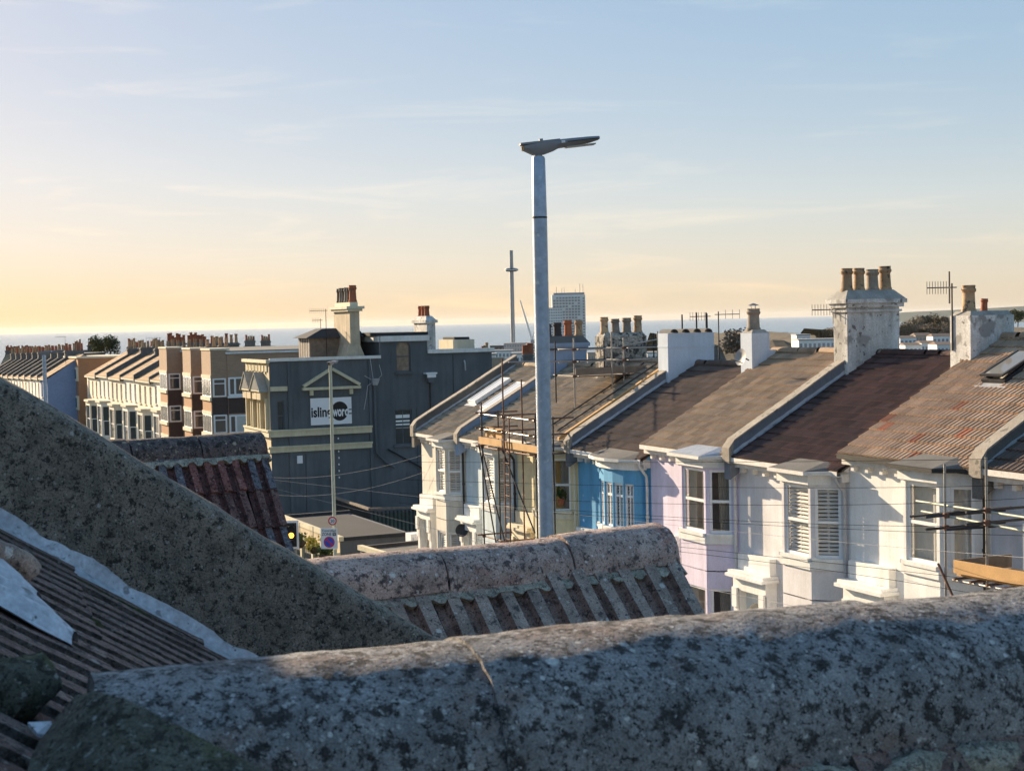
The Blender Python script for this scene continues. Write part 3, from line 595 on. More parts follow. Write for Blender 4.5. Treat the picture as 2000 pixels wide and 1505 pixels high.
# banner
bn = tag(MB().box(.055,2.37,zp(-5.78),.085,4.85,zp(-4.22)).build('banner', M['sign_white'], None), 'white rectangular banner with bold lettering and a black disc on the dark pub wall', 'banner')
bn.location = PO; bn.rotation_euler = (0,0,ROT)
def onban(y, z, d): return Matrix(((0,0,1,.0855+d),(1,0,0,y),(0,1,0,zp(z)),(0,0,0,1)))
dc = MB(); dc.add([(.089, 4.12+.52*math.cos(2*math.pi*k/40), zp(-5.02)+.56*math.sin(2*math.pi*k/40)) for k in range(40)], [tuple(range(40))]); dc.build('disc', M['ink'], bn)
def cond(name, body, y, z, wd, ht, m, d, bold=.03):
    me = text_mesh(name, body, 1.0, M[m], Matrix.Identity(4), 1, 1, bold); xs = [v.co.x for v in me.vertices]; ys = [v.co.y for v in me.vertices]
    bx_, by_ = min(xs), 0.0; me.transform(onban(y, z, d) @ Matrix.Diagonal((wd/(max(xs)-bx_), ht, 1, 1)) @ Matrix.Translation((-bx_, 0, 0))); place(me, name, bn)
cond('lettering', 'isling', 2.40, -5.30, 1.24, .80, 'ink', .006); cond('lettering', 'wor', 3.68, -5.30, .74, .80, 'sign_white', .012); cond('lettering', 'd', 4.43, -5.30, .24, .80, 'sign_white', .012, .03)
MB().box(.0870,4.60,zp(-4.98),.0925,4.84,zp(-4.92)).box(.0870,4.60,zp(-5.22),.0925,4.84,zp(-5.15)).build('lettering', M['ink'], bn)
# drainpipe, hopper, lamp, alarm, cables
dp = MB().tube([(.16,6.28,zp(-3.4)),(.16,6.28,zp(-6.0)),(.16,6.32,zp(-7.6)),(.16,6.9,zp(-8.2)),(.16,7.4,zp(-8.5))], .075, 8).build('drainpipe', M['pub_dark'], pub)
MB().hexa([(.05,6.15,zp(-3.6)),(.3,6.15,zp(-3.6)),(.3,6.41,zp(-3.6)),(.05,6.41,zp(-3.6)),(.03,6.05,zp(-3.2)),(.4,6.05,zp(-3.2)),(.4,6.55,zp(-3.2)),(.03,6.55,zp(-3.2))]).build('hopper', M['lead'], dp)
for pts in ([(.14,6.2,zp(-3.2)),(.2,6.1,zp(-2.6)),(.1,6.05,zp(-1.9))], [(.14,6.45,zp(-3.3)),(.3,6.7,zp(-3.0)),(.3,6.55,zp(-2.4))], [(.14,6.2,zp(-3.4)),(.3,5.8,zp(-3.6)),(.2,5.75,zp(-4.2)),(.1,5.6,zp(-5.0))], [(.14,6.3,zp(-3.4)),(.4,5.6,zp(-3.0))]):
    MB().tube(pts, .02, 5).build('cable', M['grey_pipe'], pub)
hp = MB().hexa([(.02,9.6,zp(-3.55)),(.42,9.6,zp(-3.55)),(.42,9.95,zp(-3.55)),(.02,9.95,zp(-3.55)),(.02,9.45,zp(-3.05)),(.42,9.45,zp(-3.05)),(.42,10.1,zp(-3.05)),(.02,10.1,zp(-3.05))]).build('rain_hopper', M['pub_dark'], pub)
MB().box(.0,9.42,zp(-3.05)+.003,.46,10.13,zp(-2.95)).box(.421,9.5,zp(-3.25),.44,10.05,zp(-3.06)).build('hopper_rim', M['sign_white'], hp)
MB().tube([(.12,9.77,zp(-3.5)),(.12,9.77,zp(-6.5)),(.12,10.6,zp(-8.4)),(.12,10.6,0)], .05, 8).build('drainpipe', M['black_pipe'], pub)
MB().box(.004,1.5,zp(-7.95),.07,1.82,zp(-7.5)).build('notice_board', M['sign_white'], pub)
MB().tube([(.1,7.0,zp(-7.4)),(.1,9.6,zp(-8.9))], .05, 6).build('handrail', M['black_pipe'], pub)
MB().tube([(.16,12.0,zp(-2.3)),(.28,12.0,zp(-2.5)),(.2,12.05,zp(-2.9))], .05, 6).build('wall_lamp', M['grey_pipe'], pub)
for y, z0, z1 in ((2.0,-11,-7.4),(3.7,-11,-7.4),(8.9,-11,-5.0),(11.3,-7.5,-1.9),(12.6,-11,-4.2)): MB().tube([(.02,y,zp(z0)),(.02,y+.03,zp(z1))], .013, 5).build('cable', M['black_pipe'], pub)
for y, z, w_, h_ in ((8.2,-9.3,.7,.5),(11.9,-6.2,.45,.35),(3.2,-9.0,.3,.3),(5.3,-8.6,.35,.25),(12.9,-4.6,.3,.3)): MB().box(.004,y,zp(z),.05,y+w_,zp(z)+h_).build('vent_grille', M['pub_dark'], pub)
for k in range(7): MB().lathe([(.03,zp(-8.9)-.05+k*.38),(.05,zp(-8.9)+k*.38),(.03,zp(-8.9)+.05+k*.38)], 6, .06, 4.0).build('string_light', M['sign_white'], pub)
# pub chimneys: long in the street direction
ch = MB(); ch.hexa([(-3.9,4.75,zp(-2.2)),(.0-.3,4.75,zp(-2.2)),(-.3,6.0,zp(-2.2)),(-3.9,6.0,zp(-2.2)),(-3.6,5.05,zp(-1.2)),(-.45,5.05,zp(-1.2)),(-.45,5.65,zp(-1.2)),(-3.6,5.65,zp(-1.2))]).box(-3.6,5.05,zp(-1.2),-.45,5.65,zp(1.05))
M['pub_stone'] = mat('pub_stone', (.50,.42,.31), .9, .2, 1.5, .1, 20, .4, 40, .25); co = ch.build('chimney', M['pub_stone'], pub)
MB().box(-3.75,4.9,zp(.78),-.3,5.8,zp(.92)).box(-3.85,4.8,zp(.922),-.2,5.9,zp(1.08)).box(-3.5,5.1,zp(1.082),-.55,5.6,zp(1.32)).build('chimney_cap', M['trim_cream'], co)
for k in range(6): place(POT['grey' if k % 2 else 'dark'], 'chimney_pot', co, (-3.3 + k*.5, 5.35, zp(1.3)), (0,0,k), (1.25,1.25,1.75))
place(POT['red'], 'chimney_pot', co, (-.8,5.38,zp(1.3)), (0,0,0), (1.5,1.5,1.7))
c2 = MB().box(-2.4,9.75,zp(-1.8),-.15,10.3,zp(.0)).build('chimney', M['stack_white'], pub); MB().box(-2.52,9.63,zp(.002),-.03,10.42,zp(.18)).hexa([(-2.45,9.7,zp(.182)),(-.1,9.7,zp(.182)),(-.1,10.35,zp(.182)),(-2.45,10.35,zp(.182)),(-2.1,9.85,zp(.42)),(-.45,9.85,zp(.42)),(-.45,10.2,zp(.42)),(-2.1,10.2,zp(.42))]).build('chimney_cap', M['stack_white'], c2)
for k in range(3): place(POT['red'], 'chimney_pot', c2, (-1.9 + k*.55, 10.03, zp(.38)), (0,0,k), (1.05,1.05,1.1))
bk = MB().box(-3.0,11.6,zp(-1.8),-.6,13.0,zp(-1.05)).build('roof_vent', M['trim_cream'], pub); MB().box(-2.8,11.8,zp(-1.05)+.002,-.9,12.8,zp(-.9)).build('vent_cap', M['felt_dark'], bk)
# penthouse behind the chimney
MB().box(-5.0,3.2,zp(-2.15),-2.6,6.4,zp(-.75)).build('roof_store', M['timber_old'], pub); MB().hexa([(-5.3,2.9,zp(-.748)),(-2.3,2.9,zp(-.748)),(-2.3,6.6,zp(-.748)),(-5.3,6.6,zp(-.748)),(-4.6,4.2,zp(-.2)),(-3.2,4.2,zp(-.2)),(-3.2,6.4,zp(-.2)),(-4.6,6.4,zp(-.2))]).build('store_roof', M['felt_dark'], pub)
for k in range(5): MB().box(-4.8+k*.5,3.18,zp(-2.1),-4.74+k*.5,3.197,zp(-.8)).build('store_post', M['trim_white'], pub)

# single-storey front of the pub towards the side street, flat roofed
def flat_block(name, label, a, b, depth, ztop, zbot, wm, rm, pm, par=.25):
    a, b = Vector((*a,0)), Vector((*b,0)); d_ = (b-a); L = d_.length; x = d_/L; n = Vector((-x.y, x.x, 0))       # a -> b along the lit front, depth to its left
    t = thing(name, label, 'building', (a.x, a.y, zbot), math.atan2(x.y, x.x)); h_ = ztop - zbot
    MB().box(0,0,-.5,L,depth,h_).build('wall', M[wm], t)
    MB().box(.25,.25,h_+.004,L-.25,depth-.25,h_+.03).build('roof', M[rm], t)
    MB().box(-.08,-.08,h_+.002,L+.08,.14,h_+par).build('parapet', M[pm], t); MB().box(-.06,.142,h_+.002,.12,depth,h_+par*.8).box(L-.12,.142,h_+.002,L+.06,depth,h_+par*.8).build('parapet', M['felt_dark'], t)
    return t, L, h_
A = at(548,1006,76); B = at(664,1044,67.5)
t1, L1, h1 = flat_block('shopfront', 'low cream shopfront with flat roof and hanging baskets below the dark pub', (A.x,A.y), (B.x,B.y), 3.6, A.z-.15, gz(A.x,A.y)-.3, 'pub_dark', 'felt_dark', 'pub_trim', .2)
MB().box(-.02,-.03,-.2,L1+.02,-.003,h1-.003).build('frontage', M['pub_front'], t1)
MB().box(-.05,-.2,h1-.75,L1+.05,-.034,h1-.5).build('cornice', M['pub_trim'], t1)
for k in range(6):
    x = .3 + k*(L1-.6)/5; MB().box(x-.13,-.14,0,x+.13,-.034,h1-.76).build('column', M['pub_trim'], t1)
    if k < 5: MB().box(x+.3,-.06,.4,x+(L1-.6)/5-.3,-.034,h1-.95).build('window', M['glass_far'], t1)
A2 = at(703,1064,63.5); B2 = at(772,1088,60.5)
t2, L2, h2 = flat_block('side_extension', 'low flat roofed block with cream parapet beside the end house', (A2.x,A2.y), (B2.x,B2.y), 7.5, A2.z-.2, gz(A2.x,A2.y)-.4, 'pub_dark', 'felt', 'pub_trim', .2)
A3 = at(668,1050,72); B3 = at(712,1062,66)
t3, L3, h3 = flat_block('flat_roofed_store', 'dark flat roofed store between the shopfront and the end house', (A3.x+1.2,A3.y), (B3.x+1.2,B3.y), 9.0, A3.z-.45, gz(A3.x,A3.y)-.4, 'pub_dark', 'felt_dark', 'felt_dark', .12)
MB().box(L3*.2,1.2,h3+.04,L3*.45,3.0,h3+.14).build('skylight', M['coping'], t3)
vb = thing('extractor_box', 'small white extractor box on the dark flat roof by the end house', 'extractor', at(815,1068,66) , ROT)
MB().box(-.35,-.4,0,.35,.4,.62).build('casing', M['sign_white'], vb); MB().box(-.55,-.6,-.12,.55,.6,-.003).build('base', M['cement'], vb); MB().box(.352,-.3,.15,.42,.3,.5).build('louvre', M['shutter'], vb)
# railed yard
fe = thing('yard_fence', 'dark slatted yard fence with pale top rail beside the pub', 'fence', (0,0,0))
fpts = [at(652,972,85), at(722,996,79.5), at(829,991,82.5)]
for a, b in zip(fpts, fpts[1:]):
    n = int((b-a).length/.28); 
    for k in range(n):
        p = a.lerp(b, k/n); MB().box(p.x-.05,p.y-.05,p.z-1.35,p.x+.05,p.y+.05,p.z-.06).build('slat', M['steel_dark'], fe)
    d_ = (b-a).normalized(); s_ = Vector((-d_.y,d_.x,0))*.07; u_ = Vector((0,0,.12))
    MB().hexa([a-s_,b-s_,b+s_,a+s_,a-s_+u_,b-s_+u_,b+s_+u_,a+s_+u_]).build('top_rail', M['timber_old'], fe)
    MB().hexa([a-s_-Vector((0,0,2.6)),b-s_-Vector((0,0,2.6)),b+s_-Vector((0,0,2.6)),a+s_-Vector((0,0,2.6)),a-s_-Vector((0,0,1.36)),b-s_-Vector((0,0,1.36)),b+s_-Vector((0,0,1.36)),a+s_-Vector((0,0,1.36))]).build('plinth', M['pub_dark'], fe)

# ------------------------------------------------------------------ brick flats
def brickmat(n, c, c2, mort, sx):
    m = bpy.data.materials.new(n); m.use_nodes = True; N = m.node_tree.nodes; Lk = m.node_tree.links; b = N['Principled BSDF']; b.inputs['Roughness'].default_value = .9
    g = N.new('ShaderNodeTexCoord'); br = N.new('ShaderNodeTexBrick'); br.inputs['Color1'].default_value = (*c,1); br.inputs['Color2'].default_value = (*c2,1); br.inputs['Mortar'].default_value = (*mort,1)
    br.inputs['Scale'].default_value = 1.0; br.inputs['Brick Width'].default_value = .225; br.inputs['Row Height'].default_value = .075; br.inputs['Mortar Size'].default_value = .008
    sp = N.new('ShaderNodeSeparateXYZ'); cb = N.new('ShaderNodeCombineXYZ'); ad = N.new('ShaderNodeMath'); ad.operation = 'ADD'
    Lk.new(g.outputs['Object'], sp.inputs[0]); Lk.new(sp.outputs[0], ad.inputs[0]); Lk.new(sp.outputs[1], ad.inputs[1]); Lk.new(ad.outputs[0], cb.inputs[0]); Lk.new(sp.outputs[2], cb.inputs[1]); Lk.new(cb.outputs[0], br.inputs['Vector'])
    no = N.new('ShaderNodeTexNoise'); no.inputs['Scale'].default_value = .9; no.inputs['Detail'].default_value = 6; Lk.new(g.outputs['Object'], no.inputs['Vector'])
    mx = N.new('ShaderNodeMix'); mx.data_type = 'RGBA'; mx.blend_type = 'MULTIPLY'; mx.inputs[0].default_value = .25; Lk.new(br.outputs[0], mx.inputs[6]); Lk.new(no.outputs['Fac'], mx.inputs[7]); Lk.new(mx.outputs[2], b.inputs['Base Color']); return m
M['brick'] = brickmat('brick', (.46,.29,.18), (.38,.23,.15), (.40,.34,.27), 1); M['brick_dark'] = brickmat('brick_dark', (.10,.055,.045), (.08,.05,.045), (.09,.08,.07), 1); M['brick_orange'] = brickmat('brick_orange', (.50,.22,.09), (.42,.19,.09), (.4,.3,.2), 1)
FZ = -11.6; FO = Vector((-20.736, 112.0, FZ)); zf = lambda zw: zw - FZ
fl = thing('brick_flats', 'four storey brick apartment block with stepped bays and white windows', 'flats', FO, ROT)
MB().box(-21,0,-1,0,11,zf(-1.95)).build('wall', M['brick'], fl)
MB().box(-21.1,-.1,zf(-1.945),.12,11.1,zf(-1.80)).build('roof_edge', M['trim_white'], fl); MB().box(-20.8,.3,zf(-1.79),-.2,10.8,zf(-1.72)).build('flat_roof', M['felt'], fl)
for (xa, xb) in ((-3.1,-.06),(-9.9,-6.9),(-19.5,-16.3)):
    bx_ = MB().box(xa,-1.2,-1,xb,-.003,zf(-1.66)).build('bay', M['brick'], fl)
    MB().box(xa-.06,-1.26,zf(-1.658),xb+.06,0.2,zf(-1.52)).build('bay_coping', M['trim_cream'], bx_)
    for zw in (-3.7, -6.35, -9.0):
        for side in (0, 1):
            q = MB()
            if side == 0:
                q.box(xa+.12,-1.24,zf(zw-1.35),xb-.003,-1.203,zf(zw)); o = q.build('window', M['frame_white'], bx_)
                for k in range(3):
                    x0 = xa+.24 + k*(xb-xa-.3)/3; MB().box(x0,-1.256,zf(zw-1.25),x0+(xb-xa-.3)/3-.14,-1.243,zf(zw-.1)).build('pane', M['glass_far'], o)
                MB().box(xa-.05,-1.34,zf(zw-1.62),xb+.08,-1.203,zf(zw-1.36)).build('sill', M['trim_cream'], o); MB().box(xa-.02,-1.26,zf(zw)+.003,xb+.04,-1.205,zf(zw)+.25).build('lintel', M['trim_cream'], o)
                MB().box(xa+.1,-1.212,zf(zw-3.1 if zw > -8 else -11.6),xb-.1,-1.204,zf(zw-1.64)).build('spandrel', M['brick_orange'], o)
            else:
                q.box(xb+.003,-1.1,zf(zw-1.35),xb+.045,-.12,zf(zw)); o = q.build('window', M['frame_white'], bx_)
                MB().box(xb+.047,-.98,zf(zw-1.25),xb+.06,-.24,zf(zw-.42)).build('pane', M['glass_far'], o); MB().box(xb+.047,-.98,zf(zw-.34),xb+.06,-.24,zf(zw-.1)).build('pane', M['glass_far'], o)
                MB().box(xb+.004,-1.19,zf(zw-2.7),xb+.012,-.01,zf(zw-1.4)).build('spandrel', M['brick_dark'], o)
for zw in (-3.65, -6.4):
    q = MB(); q.box(.003,-.02+.05,zf(zw-1.35),.06,3.4,zf(zw)); o = q.build('window', M['frame_white'], fl)
    MB().box(.062,.16,zf(zw-1.22),.072,.45,zf(zw-.12)).build('pane', M['glass_far'], o); MB().box(.062,.6,zf(zw-1.22),.072,3.3,zf(zw-.12)).build('pane', M['glass_far' if zw > -5 else 'blind'], o)
    MB().box(.003,-.05,zf(zw-1.5),.14,3.5,zf(zw-1.36)).build('sill', M['frame_white'], o)
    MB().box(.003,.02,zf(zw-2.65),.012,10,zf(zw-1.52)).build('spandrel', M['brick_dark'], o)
for xa in (-5.0, -12.5):
    for zw in (-3.7,-6.35,-9.0):
        o = MB().box(xa,-.04,zf(zw-1.35),xa+1.0,-.003,zf(zw)).build('window', M['frame_white'], fl); MB().box(xa+.12,-.055,zf(zw-1.22),xa+.88,-.043,zf(zw-.12)).build('pane', M['glass_far'], o)
# ------------------------------------------------------------------ terraces further down the street
M['far_roof'] = mat('far_roof', (.34,.225,.135), .95, .3, .5, .2, 6, rand=.15); M['far_roof_grey'] = mat('far_roof_grey', (.12,.11,.105), .95, .3, .5, .2, 6, rand=.15)
M['far_cream'] = mat('far_cream', (.76,.68,.56), .9, .1, .4, .1, 5, streak=.1, rand=.08); M['far_white'] = mat('far_white', (.80,.76,.70), .9, .1, .4, .1, 5, streak=.08, rand=.08)
M['far_blue'] = mat('far_blue', (.22,.30,.47), .9, .1, .4, .1, 5); M['far_dark'] = mat('far_dark', (.17,.16,.15), .95, .3, .5, .2, 6)
FPOT = {'buff': MB().lathe([(.17,0),(.13,.6),(.16,.62),(.16,.72),(.1,.72)], 8).mesh('far_pot', M['pot_buff'], 50), 'red': MB().lathe([(.17,0),(.13,.6),(.16,.62),(.16,.72),(.1,.72)], 8).mesh('far_pot', M['pot_red'], 50)}
def far_stack(parent, x, y0, y1, zb, zt, n, m='cement', kind='buff', th=.28):
    o = MB().box(x-th,y0,zb,x+th,y1,zt).box(x-th-.07,y0-.07,zt-.22,x+th+.07,y1+.07,zt-.08).build('chimney', M[m], parent)
    for i in range(n):
        s = rnd.uniform(.85,1.25); place(FPOT[kind if rnd.random() < .8 else 'buff'], 'chimney_pot', o, (x+rnd.uniform(-.04,.04), y0+(y1-y0)*(i+.5)/n, zt-.01), (0,0,0), (1,1,s))
    return o
def far_house(o, th, w, ez, gzv, label, group, wm, rm, bay=True, par=True, rise=2.5, ridge=4.2, pots=4, nwin=2, stackm='cement', kind='buff', ctop=1.2):
    rot = math.atan2(-math.cos(th), math.sin(th)); h = thing('terraced_house', label, 'house', (o.x,o.y,gzv), rot, group); e = ez - gzv; t = rise/ridge
    ops = []; cw = w/nwin
    for i in range(nwin): ops.append((cw*(i+.5)-.45, e-2.2+.5, cw*(i+.5)+.45, e-.55+.5))
    wl = MB(); panel(wl, (0,0,-.5), (1,0,0), (0,-1,0), w, e+.48, ops, .15)
    for x in (.01, w-.01): wl.add([(x,.01,-.5),(x,2*ridge,-.5),(x,2*ridge,e),(x,ridge,e+rise-.04),(x,.01,e-.04)], [(0,1,2,3,4)])
    wl.quad((.01,2*ridge,-.5),(w-.01,2*ridge,-.5),(w-.01,2*ridge,e),(.01,2*ridge,e)); wl.build('wall', M[wm], h)
    for x0,z0,x1,z1 in ops:
        f = MB(); f.box(x0,.1,z0-.5,x0+.08,.15,z1-.5).box(x1-.08,.1,z0-.5,x1,.15,z1-.5).box(x0+.08,.1,(z0+z1)/2-.54,x1-.08,.15,(z0+z1)/2-.46); fo = f.build('window', M['frame_white'], h)
        MB().quad((x0,.13,z0-.5),(x1,.13,z0-.5),(x1,.13,z1-.5),(x0,.13,z1-.5)).build('pane', M['glass_far'], fo); MB().box(x0-.1,-.12,z0-.62,x1+.1,-.003,z0-.5).build('sill', M['trim_cream'], fo)
    if bay:
        a, b, c, d_ = (w*.40,0), (w*.40+.6,-.8), (w*.92-.6,-.8), (w*.92,0); bz = e-2.75; bm_ = MB(); segs = ((a,b),(b,c),(c,d_)); wn_ = []
        for p, q in segs:
            p3, q3 = Vector((*p,-.5)), Vector((*q,-.5)); L = (q3-p3).length; x = (q3-p3)/L; n = Vector((x.y,-x.x,0)); op = [(.16,1.4,L-.16,bz+.1)]
            panel(bm_, p3, x, n, L, bz+.5, op, .12); wn_.append((p3,x,n,op[0]))
        bo_ = bm_.build('bay', M[wm], h)
        for p3,x,n,op in wn_:
            xf = frame_xf(p3,x,n,op[0],op[1],.08); ww, hh = op[2]-op[0], op[3]-op[1]
            wo_ = MB(xf).box(0,0,hh*.5-.04,ww,.05,hh*.5+.04).box(0,0,0,.06,.05,hh*.5-.042).box(ww-.06,0,0,ww,.05,hh*.5-.042).build('window', M['frame_white'], bo_)
            MB(xf).quad((0,.03,0),(ww,.03,0),(ww,.03,hh),(0,.03,hh)).build('pane', M['glass_far'], wo_)
        MB().prism([(a[0]-.15,-.003),(b[0]-.1,-.98),(c[0]+.1,-.98),(d_[0]+.15,-.003)], bz+.003, bz+.22).build('bay_roof', M['trim_cream'], bo_)
        dr = MB().box(w*.08,-.02,-.3,w*.30,-.003,2.4).build('door', M['far_dark'], h); MB().box(w*.03,-.3,2.42,w*.35,-.004,2.75).build('door_canopy', M['trim_cream'], dr)
    MB().box(.0,-.3,e-.18,w,-.003,e-.02).build('gutter', M['trim_cream'], h)
    r = MB().extr([(.003,-.3,e),(.003,ridge,e+rise),(.003,2*ridge+.2,e),(.003,2*ridge+.2,e-.1),(.003,ridge,e+rise-.14),(.003,-.3,e-.014)], (w-.006,0,0)); ro = r.build('roof', M[rm], h)
    for k in range(9):
        y = -.3 + (ridge+.3)*k/9; z = e + (rise)*(k/9); MB().box(.01,y,z-.01,w-.01,y+.03,z+.045).build('tile_course', M[rm], ro)
    if par:
        po = MB().extr([(w-.13,-.36,e-.3),(w-.13,-.36,e+.34),(w-.13,ridge-1,e+rise-.6+.40),(w-.13,ridge,e+rise+.38),(w-.13,ridge+.8,e+rise-.2),(w-.13,ridge+.8,e+rise-1)], (.26,0,0)).build('parapet', M['far_dark'], h)
        MB().hexa([(w-.17,-.38,e+.342),(w+.17,-.38,e+.342),(w+.17,ridge,e+rise+.383),(w-.17,ridge,e+rise+.383),(w-.17,-.38,e+.42),(w+.17,-.38,e+.42),(w+.17,ridge,e+rise+.46),(w-.17,ridge,e+rise+.46)]).build('coping', M['coping'], po)
    if pots: far_stack(h, w, ridge-1.3, ridge+.9, e+rise-1.2, e+rise+ctop, pots, stackm, kind)
    return h
ordn = ['first', 'second', 'third', 'fourth', 'fifth', 'sixth', 'seventh', 'eighth', 'ninth', 'tenth', 'eleventh']
def dirs(th): return Vector((-math.sin(th), math.cos(th), 0)), Vector((math.cos(th), math.sin(th), 0))
# white bay-fronted row behind the flats
th2 = R(25); d2, p2 = dirs(th2); O2 = at(312,742,138); O2 = Vector((O2.x, O2.y, 0)) - d2*4
for k in range(6):
    w = 7.0; o = O2 + d2*(w*(k+1)); ez = -4.62 - .06*k - (.12 if k % 2 else 0)
    far_house(o, th2, w, ez, -11.7 - .05*k, f'{ordn[k]} cream bay fronted house counting away from the brick flats', 'cream row beyond the flats', 'far_cream' if k % 2 else 'far_white', 'far_roof', True, True, 2.6, 4.5, 4, 3, 'far_dark', 'buff', .35)
# orange brick house
oB = at(152,700,176); ob = thing('brick_house', 'narrow orange brick house with cream window bands left of the cream row', 'house', (oB.x, oB.y, -12.0), math.atan2(-math.cos(th2), math.sin(th2)))
e = oB.z + 12; MB().box(-9.5,0,-.5,0,8,e).build('wall', M['brick_orange'], ob); MB().box(-9.6,-.15,e+.003,.1,8.1,e+.2).build('coping', M['trim_cream'], ob)
for z in (e-2.6, e-5.9):
    b_ = MB().box(-9.55,-.14,z-.003,.12,-.003,z+1.6).build('window_band', M['trim_cream'], ob)
    for k in range(3): MB().box(-8.6+k*2.9,-.16,z+.25,-6.6+k*2.9,-.143,z+1.35).build('window', M['glass_far'], b_)
# far row with the blue end wall
th1 = R(25.5); d1, p1 = dirs(th1); O1 = at(92,738,176); O1 = Vector((O1.x,O1.y,0))
for k in range(11):
    w = 5.2; o = O1 + d1*(w*(k+1)); ez = -5.45 - .09*k
    far_house(o, th1, w, ez, -12.4 - .08*k, f'{ordn[k]} house of the far row counting away from the blue end wall', 'far row at the left edge', 'far_blue' if k == 0 else ('far_white' if k % 3 else 'far_cream'), 'far_roof', False, k > 0, 2.7, 4.2, 0 if k == 0 else 5, 2, 'far_dark', 'red' if k % 2 else 'buff', .5)
# houses behind: only roofs, walls and chimneys rise above the rows
def back_house(x0, x1, yr, Y, label, wm='far_dark', rm='far_roof_grey', stacks=((.2,.5,5),), hip=False, dep=7.0, flat=False, ch=2.0, km='far_dark', kind='buff'):
    ch *= .55; a, b = at(x0, yr, Y), at(x1, yr, Y); w = b.x - a.x; zr = (a.z+b.z)/2; g = gz(a.x, a.y) - .4; h = thing('background_house', label, 'house', (a.x, a.y, g), 0, 'roofs behind the rows'); e = zr - g
    if flat:
        MB().box(0,0,-1,w,dep,e-.2).build('wall', M[wm], h); MB().box(-.15,-.15,e-.198,w+.15,dep+.15,e).build('roof', M[rm], h)
    else:
        MB().box(0,0,-1,w,dep,e-2.4).build('wall', M[wm], h)
        i = w*.12 if hip else 0
        MB().add([(-.1,-.25,e-2.45),(w+.1,-.25,e-2.45),(w+.1,dep+.25,e-2.45),(-.1,dep+.25,e-2.45),(i,dep/2,e),(w-i,dep/2,e)], [(0,1,5,4),(2,3,4,5),(1,2,5),(3,0,4),(3,2,1,0)]).build('roof', M[rm], h)
    for k in range(max(1, int(w/3))):
        MB().box(w*(k+.5)/max(1,int(w/3))-.5,-.05,e-4.4,w*(k+.5)/max(1,int(w/3))+.5,-.003,e-2.9).build('window', M['glass_far'], h)
    for s0, s1, n in stacks:
        xa, xb = w*s0, w*s1; o = MB().box(xa,dep/2-.4,e-1.2,xb,dep/2+.4,e+ch*.5).box(xa-.1,dep/2-.5,e+ch*.5-.25,xb+.1,dep/2+.5,e+ch*.5-.1).build('chimney', M[km], h)
        for q in range(n): place(FPOT[kind if q % 3 else 'red'], 'chimney_pot', o, (xa+(xb-xa)*(q+.5)/n, dep/2, e+ch*.5-.01), (0,0,0), (1.1,1.1,rnd.uniform(.8,1.5)))
    return h
back_house(100, 178, 690, 200, 'long grey wall with low roof behind the blue end wall', 'far_dark', 'far_roof_grey', ((.1,.3,3),), flat=True, ch=1.4)
back_house(128, 175, 684, 260, 'grey roof with two chimney stacks left of the leafy tree', 'far_cream', 'far_roof_grey', ((.15,.4,4),(.7,.95,3)), ch=3)
back_house(235, 310, 690, 190, 'roof with a row of buff pots just left of the flats', 'far_dark', 'far_roof', ((.02,.42,6),(.62,.98,6)), ch=3.0)
back_house(312, 392, 682, 165, 'roof crowded with red and buff pots behind the flats', 'far_dark', 'far_roof_grey', ((.02,.45,8),(.52,.98,8)), ch=2.6, kind='red')
back_house(388, 462, 684, 158, 'dark stack with five tall pots behind the flats roof', 'far_dark', 'far_roof_grey', ((.12,.9,6),), ch=2.6)
back_house(468, 500, 676, 230, 'small stack of pots right of the flats roof', 'far_dark', 'far_roof_grey', ((.1,.7,4),), ch=3)
back_house(500, 530, 676, 235, 'small stack with four pots behind the pub gables', 'far_dark', 'far_roof_grey', ((.1,.7,4),), ch=3)
back_house(470, 660, 688, 128, 'long brown flat roofed block behind the pub parapet', 'brick_dark', 'felt', (), flat=True, dep=9)
back_house(540, 625, 676, 190, 'pale gabled roof line behind the pub roof store', 'far_cream', 'far_roof_grey', ((.6,.75,3),), ch=2.4)
back_house(0, 62, 690, 300, 'roofs with red pots at the far left edge', 'far_cream', 'far_roof', ((.0,.45,9),(.5,.97,9)), ch=2, kind='red')
back_house(938, 985, 700, 150, 'brick roof with pots right of the dark pub', 'far_cream', 'far_roof', ((.05,.3,3),), ch=1.8)
back_house(982, 1016, 703, 120, 'dark hipped roof peeping over the end house', 'far_dark', 'felt_dark', (), hip=True)
back_house(1018, 1062, 708, 125, 'stack of orange pots just left of the street lamp', 'far_cream', 'far_roof', ((.1,.55,4),), ch=2.4, kind='red')

